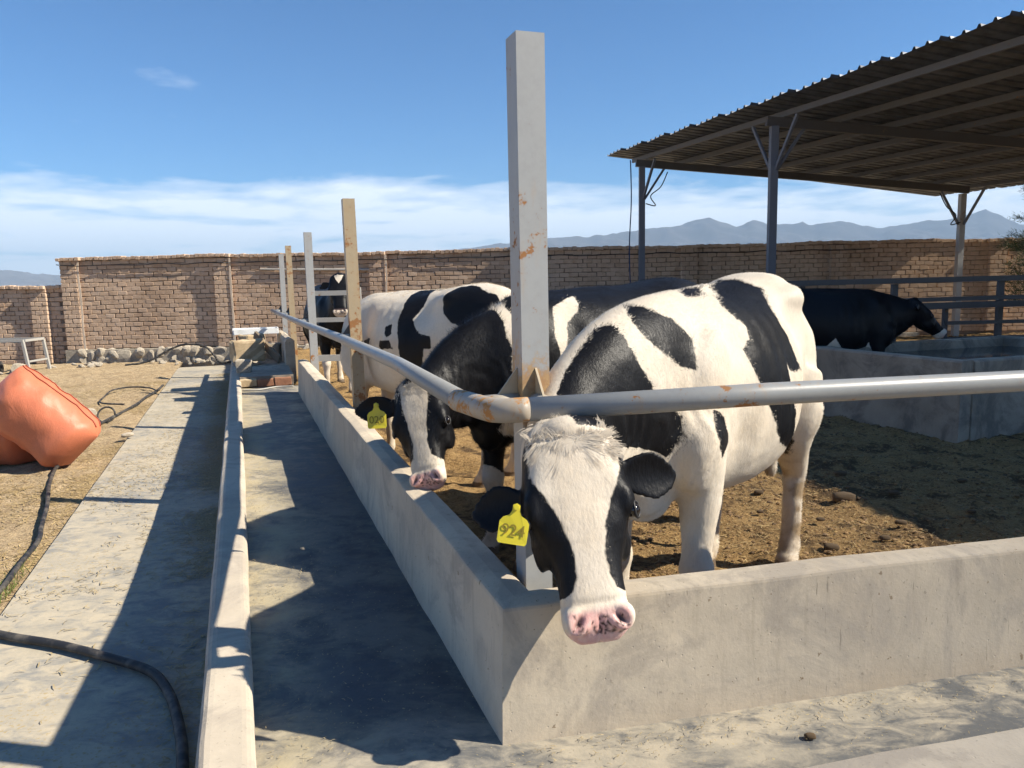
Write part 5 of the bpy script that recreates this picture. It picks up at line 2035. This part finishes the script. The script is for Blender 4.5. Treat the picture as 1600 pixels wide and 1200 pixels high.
rough_block('boulder', 'small tan stone wedged beneath the white basin', 'stone', st(0.20, 15.0, 0.98), (0.4, 0.3, 0.25), 0.9, MT['tan_stone'], 63)
rough_block('boulder', 'dark stone in the gap beside the slanted plank', 'stone', st(0.50, 14.9, 0.80), (0.35, 0.35, 0.3), 0.1, MT['stone'], 64)
m = MB(); m.bar(st(0.25, 14.7, 1.12), st(0.62, 14.0, 0.70), 0.05, 0.14)
tag(m.build('plank', MT['wood']), 'weathered wooden plank slanting across the rubble behind the brick step', 'plank')
bs = MB()
bc = st(0.28, 15.6, 1.10)
bs.box(bc, S * 0.40, T * 0.26, (0, 0, 0.012))
for sgn in (-1, 1):
    bs.box(bc + S * 0.405 * sgn + Vector((0, 0, 0.04)), S * 0.012, T * 0.26, (0, 0, 0.05))
    bs.box(bc + T * 0.265 * sgn + Vector((0, 0, 0.04)), S * 0.39, T * 0.012, (0, 0, 0.048))
tag(bs.build('basin', MT['white']), 'shallow white metal basin resting on the rubble at the trough end', 'basin')
# stub of broken parapet on the far side, resting on the pen floor
par2 = link('parapet_stub', sweep([st(0.70, 16.4), st(0.70, 13.6)], [(0, 0.28), (0, 1.02), (0.03, 1.08), (0.09, 1.10), (0.15, 1.05), (0.17, 0.28)][::-1] if False else [(-o_, z_) for o_, z_ in [(0, 0.28), (0, 1.02), (0.03, 1.08), (0.09, 1.10), (0.15, 1.05), (0.17, 0.28)]], 0.12, 0.02), MT['parapet'])
tag(par2, 'broken stub of rounded concrete wall beside the far posts', 'wall')
fill = link('rubble_bed', grid(-6.5, -2.5, 11.5, 17.8, 0.08, keep=lambda c: ((c @ sv) > -0.06) & ((c @ sv) < 0.72) & ((c @ tv) > 12.9) & ((c @ tv) < 17.2), height=lambda P: 0.62 + 0.10 * fbm(P, 3, 4, 6)), MT['stone'])
tag(fill, kind='structure')
ground_line('cable', 'thin yellow-grey cable lying across the trough floor before the brick step', 'cable', [st(-0.02, 11.6, 0.515), st(0.2, 11.55, 0.515), st(0.45, 11.75, 0.515), st(0.69, 11.7, 0.515)], 0.012, MT['shed_light'], 6)

# ------------------------------------------------------------------ straw, clods and droppings
def scatter_strips(name, label, cat, pts, ln, wd, mat, lift=0.004, tilt=0.25):
    n = len(pts)
    a = rng.random(n) * 2 * math.pi
    L_ = ln * (0.4 + 0.9 * rng.random(n))
    dx = np.stack([np.cos(a), np.sin(a), (rng.random(n) - 0.35) * tilt], 1)
    sd = np.stack([-np.sin(a), np.cos(a), 0.4 * (rng.random(n) - 0.5)], 1)
    p = np.array(pts) + np.array([0, 0, lift])
    w = wd * (0.6 + 0.8 * rng.random(n))
    bend = sd * (L_ * (rng.random(n) - 0.5) * 0.3)[:, None]
    v0 = p - dx * (L_ / 2)[:, None] * np.array([1, 1, 0.3])
    v2 = p + dx * (L_ / 2)[:, None]
    vm = p + bend + np.array([0, 0, 0.003])
    W = sd * w[:, None]
    V = np.stack([v0 - W, v0 + W, vm + W, vm - W, v2 + W * 0.5, v2 - W * 0.5], 1).reshape(-1, 3)
    o = np.arange(n) * 6
    F = np.concatenate([np.stack([o, o + 1, o + 2, o + 3], 1), np.stack([o + 3, o + 2, o + 4, o + 5], 1)])
    me = bpy.data.meshes.new(name)
    me.from_pydata(V.tolist(), [], F.tolist())
    t = me.attributes.new('tone', 'FLOAT', 'POINT')
    t.data.foreach_set('value', np.repeat(rng.random(n), 6).astype(np.float32))
    ob = link(name, me, mat)
    tag(ob, label, cat, kind='stuff')
    return ob


def straw_mat(name, a, b):
    M = Mat(name, 0.7, spec=0.25)
    M.color(M.mix(M.attr('tone'), a, b))
    return M.m


MT['straw'] = straw_mat('straw', (0.52, 0.38, 0.18), (0.28, 0.195, 0.095))
MT['hay'] = straw_mat('hay', (0.46, 0.36, 0.20), (0.30, 0.235, 0.13))
# yard straw: denser near the path and in drifts
N = 90000
tt = rng.random(N) ** 1.5 * 15 + 3.2
ss = -1.56 - rng.random(N) ** 1.3 * (4.5 + tt * 0.28)
P0 = ss[:, None] * sv[None] + tt[:, None] * tv[None]
keep = fbm(P0, 0.8, 3, 31) > -0.12 + 0.35 * rng.random(N)
P0 = P0[keep]
P0[:, 2] = yard_h(P0)
scatter_strips('straw_litter', 'pale straw litter strewn over the yard dirt', 'straw', P0, 0.09, 0.0035, MT['straw'])
# hay on the path, swept against the kerb and in one drift across it
N = 45000
tt = 2.8 + rng.random(N) ** 1.2 * 16
ss = np.where(rng.random(N) < 0.72, -0.24 - np.abs(rng.normal(size=N)) * 0.16, -0.25 - rng.random(N) * 1.25)
P0 = ss[:, None] * sv[None] + tt[:, None] * tv[None]
dens = np.clip(0.5 + 1.6 * fbm(P0, 1.2, 3, 33) + 1.2 * np.exp(-((tt - 8.6) / 0.5) ** 2), 0, 1) * np.where(tt < 5.5, 0.12, 1)
P0 = P0[rng.random(N) < dens]
P0[:, 2] = 0.004
scatter_strips('hay_litter', 'short hay stems scattered on the concrete path', 'hay', P0, 0.055, 0.0028, MT['hay'])
N = 1800
tt = 2.3 + rng.random(N) * 9; ss = -0.02 + np.abs(rng.normal(size=N)) * 0.2
P0 = ss[:, None] * sv[None] + tt[:, None] * tv[None]
P1_ = cv[None] + (rng.random(800) * 5)[:, None] * uv[None] - (np.abs(rng.normal(size=800)) * 0.12 + 0.03)[:, None] * un[None]
P0 = np.concatenate([P0[ss < 0.66], P1_])
P0[:, 2] = 0.504
scatter_strips('feed_litter', 'bits of feed stems left on the trough floor', 'hay', P0, 0.016, 0.0011, MT['hay'])
# pen floor: trampled dung crumbs
N = 34000
X = 0.0 + rng.random(N) * 6.5; Y = 2.6 + rng.random(N) ** 1.2 * 8
P0 = np.stack([X, Y, np.zeros(N)], 1)
P0 = P0[pen_keep(P0)]
P0[:, 2] = pen_h(P0)
base_ico = MB()
t_ = (1 + 5 ** .5) / 2
ico = np.array([(-1, t_, 0), (1, t_, 0), (-1, -t_, 0), (1, -t_, 0), (0, -1, t_), (0, 1, t_), (0, -1, -t_), (0, 1, -t_), (t_, 0, -1), (t_, 0, 1), (-t_, 0, -1), (-t_, 0, 1)]) / 1.9
icf = np.array([(0, 11, 5), (0, 5, 1), (0, 1, 7), (0, 7, 10), (0, 10, 11), (1, 5, 9), (5, 11, 4), (11, 10, 2), (10, 7, 6), (7, 1, 8), (3, 9, 4), (3, 4, 2), (3, 2, 6), (3, 6, 8), (3, 8, 9), (4, 9, 5), (2, 4, 11), (6, 2, 10), (8, 6, 7), (9, 8, 1)])
P0 = P0[:26000]
n = len(P0)
sz = 0.004 + 0.012 * rng.random(n) ** 5
jit = 1 + 0.35 * (rng.random((n, 12, 1)) - 0.5)
V = ico[None] * jit * sz[:, None, None] * np.array([1.3, 1.1, 0.7])[None, None] + P0[:, None] + np.array([0, 0, 0.004])
F = icf[None] + (np.arange(n) * 12)[:, None, None]
me = bpy.data.meshes.new('dung_crumbs')
me.from_pydata(V.reshape(-1, 3).tolist(), [], F.reshape(-1, 3).tolist())
t = me.attributes.new('tone', 'FLOAT', 'POINT')
t.data.foreach_set('value', np.repeat(rng.random(n), 12).astype(np.float32))
MT['crumb'] = straw_mat('dung_crumb', (0.33, 0.205, 0.09), (0.12, 0.075, 0.04))
tag(link('dung_crumbs', me, MT['crumb']), 'trampled crumbs of dung and soil on the pen floor', 'dung', kind='stuff')
Pst = np.stack([rng.random(16000) * 6.5, 2.6 + rng.random(16000) * 8, np.zeros(16000)], 1)
Pst = Pst[pen_keep(Pst)]
Pst[:, 2] = pen_h(Pst)
scatter_strips('bedding_straw', 'bits of straw trodden into the pen floor', 'straw', Pst, 0.05, 0.0022, MT['straw'])


def pat(label, c, s_, seed):
    me = stone_mesh(seed, 0.6)
    o = link('dropping', me, MT['crumb2'], smooth=True)
    o.location = c; o.scale = (s_, s_ * 0.7, s_ * 0.7)
    tag(o, label, 'dropping')


M = Mat('dropping', 0.95)
M.color(M.mix(M.noise(20, 3), (0.16, 0.105, 0.05), (0.08, 0.05, 0.03)))
MT['crumb2'] = M.m
pat('single brown dropping on the sunlit trough floor below the front wall', (0.945, 2.32, 0.512), 0.045, 91)
pat('dark clod on the sunlit pen floor right of the hind legs', (2.45, 5.55, PEN_Z + 0.05), 0.20, 92)
for i_, (x_, y_, s_) in enumerate(((2.1, 5.1, .07), (2.6, 5.0, .09), (1.75, 5.3, .06), (2.35, 4.7, .08), (2.9, 5.7, .10), (3.2, 5.2, .07), (1.9, 5.8, .09), (2.75, 6.3, .12), (3.6, 6.0, .1), (2.2, 6.5, .1))):
    pat('%s dung clod on the pen floor right of the front cow' % ('small dry', 'flat brown', 'crumbled', 'dark', 'broad', 'low', 'lumpy', 'wide dark', 'far', 'shaded')[i_], (x_, y_, PEN_Z + 0.03), s_, 110 + i_)
pat('small clod on the pen floor near the front wall', (1.95, 4.55, PEN_Z + 0.03), 0.12, 93)

# small green weeds at the path edge
m = MB()
for i in range(140):
    b = st(-1.57 - random.random() ** 2 * 0.14, 5.9 + random.gauss(0, 0.28), -0.02)
    d = Vector((random.gauss(0, .5), random.gauss(0, .5), 1)).normalized() * random.uniform(0.03, 0.09)
    s_ = Vector((random.random() - .5, random.random() - .5, 0)).normalized() * 0.003
    m.add([b - s_, b + s_, b + d * 0.6 + s_, b + d], [(0, 1, 2), (0, 2, 3)])
M = Mat('weed', 0.6)
M.color((0.12, 0.16, 0.035))
tag(m.build('weeds', M.m), 'small green weeds at the edge of the concrete path', 'weeds', kind='stuff')

# ------------------------------------------------------------------ evergreen at the right edge
tree = empty('evergreen_tree', (13.42, 19.2, 0.3))
tag(tree, 'green evergreen tree at the right edge in front of the wall', 'tree')
m = MB()
m.tube(catmull([(13.42, 19.2, 0.2), (13.47, 19.2, 1.6), (13.37, 19.25, 3.2), (13.42, 19.2, 4.9)], 5), [0.10] * 3 + [0.09] * 3 + [0.08] * 3 + [0.06] * 3 + [0.04] * 3 + [0.02], 9)
branches = []
for i in range(110):
    z = 0.9 + (i / 110) * 3.9
    a = random.random() * 6.28
    L_ = (0.95 * (1 - ((z - 0.9) / 4.1) ** 2) + 0.2) * random.uniform(0.7, 1.1)
    p0 = Vector((13.42, 19.2, z)); p1_ = p0 + Vector((math.cos(a), math.sin(a), random.uniform(0.05, 0.5))) * L_
    branches.append((p0, p1_))
    m.tube([p0, (p0 + p1_) / 2 + Vector((0, 0, -0.03)), p1_], [0.018, 0.012, 0.005], 5)
under(m.build('trunk', MT['wood'], smooth=True), tree)
NB = 42000
bi = rng.integers(0, len(branches), NB)
f = 0.2 + 0.85 * rng.random(NB)
b0 = np.array([list(b[0]) for b in branches])[bi]; b1 = np.array([list(b[1]) for b in branches])[bi]
P0 = b0 + (b1 - b0) * f[:, None] + rng.normal(size=(NB, 3)) * 0.055
dr = (b1 - b0); dr /= np.linalg.norm(dr, axis=1)[:, None]
dr = dr + rng.normal(size=(NB, 3)) * 0.75
dr /= np.linalg.norm(dr, axis=1)[:, None]
sdv = np.cross(dr, rng.normal(size=(NB, 3))); sdv /= np.linalg.norm(sdv, axis=1)[:, None]
ln = 0.05 + 0.07 * rng.random(NB)
V = np.stack([P0 - sdv * 0.006, P0 + sdv * 0.006, P0 + dr * ln[:, None]], 1).reshape(-1, 3)
me = bpy.data.meshes.new('crown')
me.from_pydata(V.tolist(), [], np.arange(NB * 3).reshape(-1, 3).tolist())
t = me.attributes.new('tone', 'FLOAT', 'POINT')
t.data.foreach_set('value', np.repeat(rng.random(NB), 3).astype(np.float32))
MT['needle'] = straw_mat('needles', (0.045, 0.085, 0.03), (0.095, 0.13, 0.055))
under(link('crown', me, MT['needle']), tree)

# ------------------------------------------------------------------ haze
hz = MB()
hz.box((0, 2000, 169), (6200, 0, 0), (0, 4600, 0), (0, 0, 176))
M = bpy.data.materials.new('haze_air')
M.use_nodes = True
M.node_tree.nodes.clear()
ho = M.node_tree.nodes.new('ShaderNodeOutputMaterial')
pv = M.node_tree.nodes.new('ShaderNodeVolumePrincipled')
pv.inputs['Color'].default_value = (0.55, 0.76, 1.0, 1)
pv.inputs['Density'].default_value = 0.00020
pv.inputs['Anisotropy'].default_value = 0.0
M.node_tree.links.new(pv.outputs[0], ho.inputs['Volume'])
tag(hz.build('haze', M), kind='stuff')
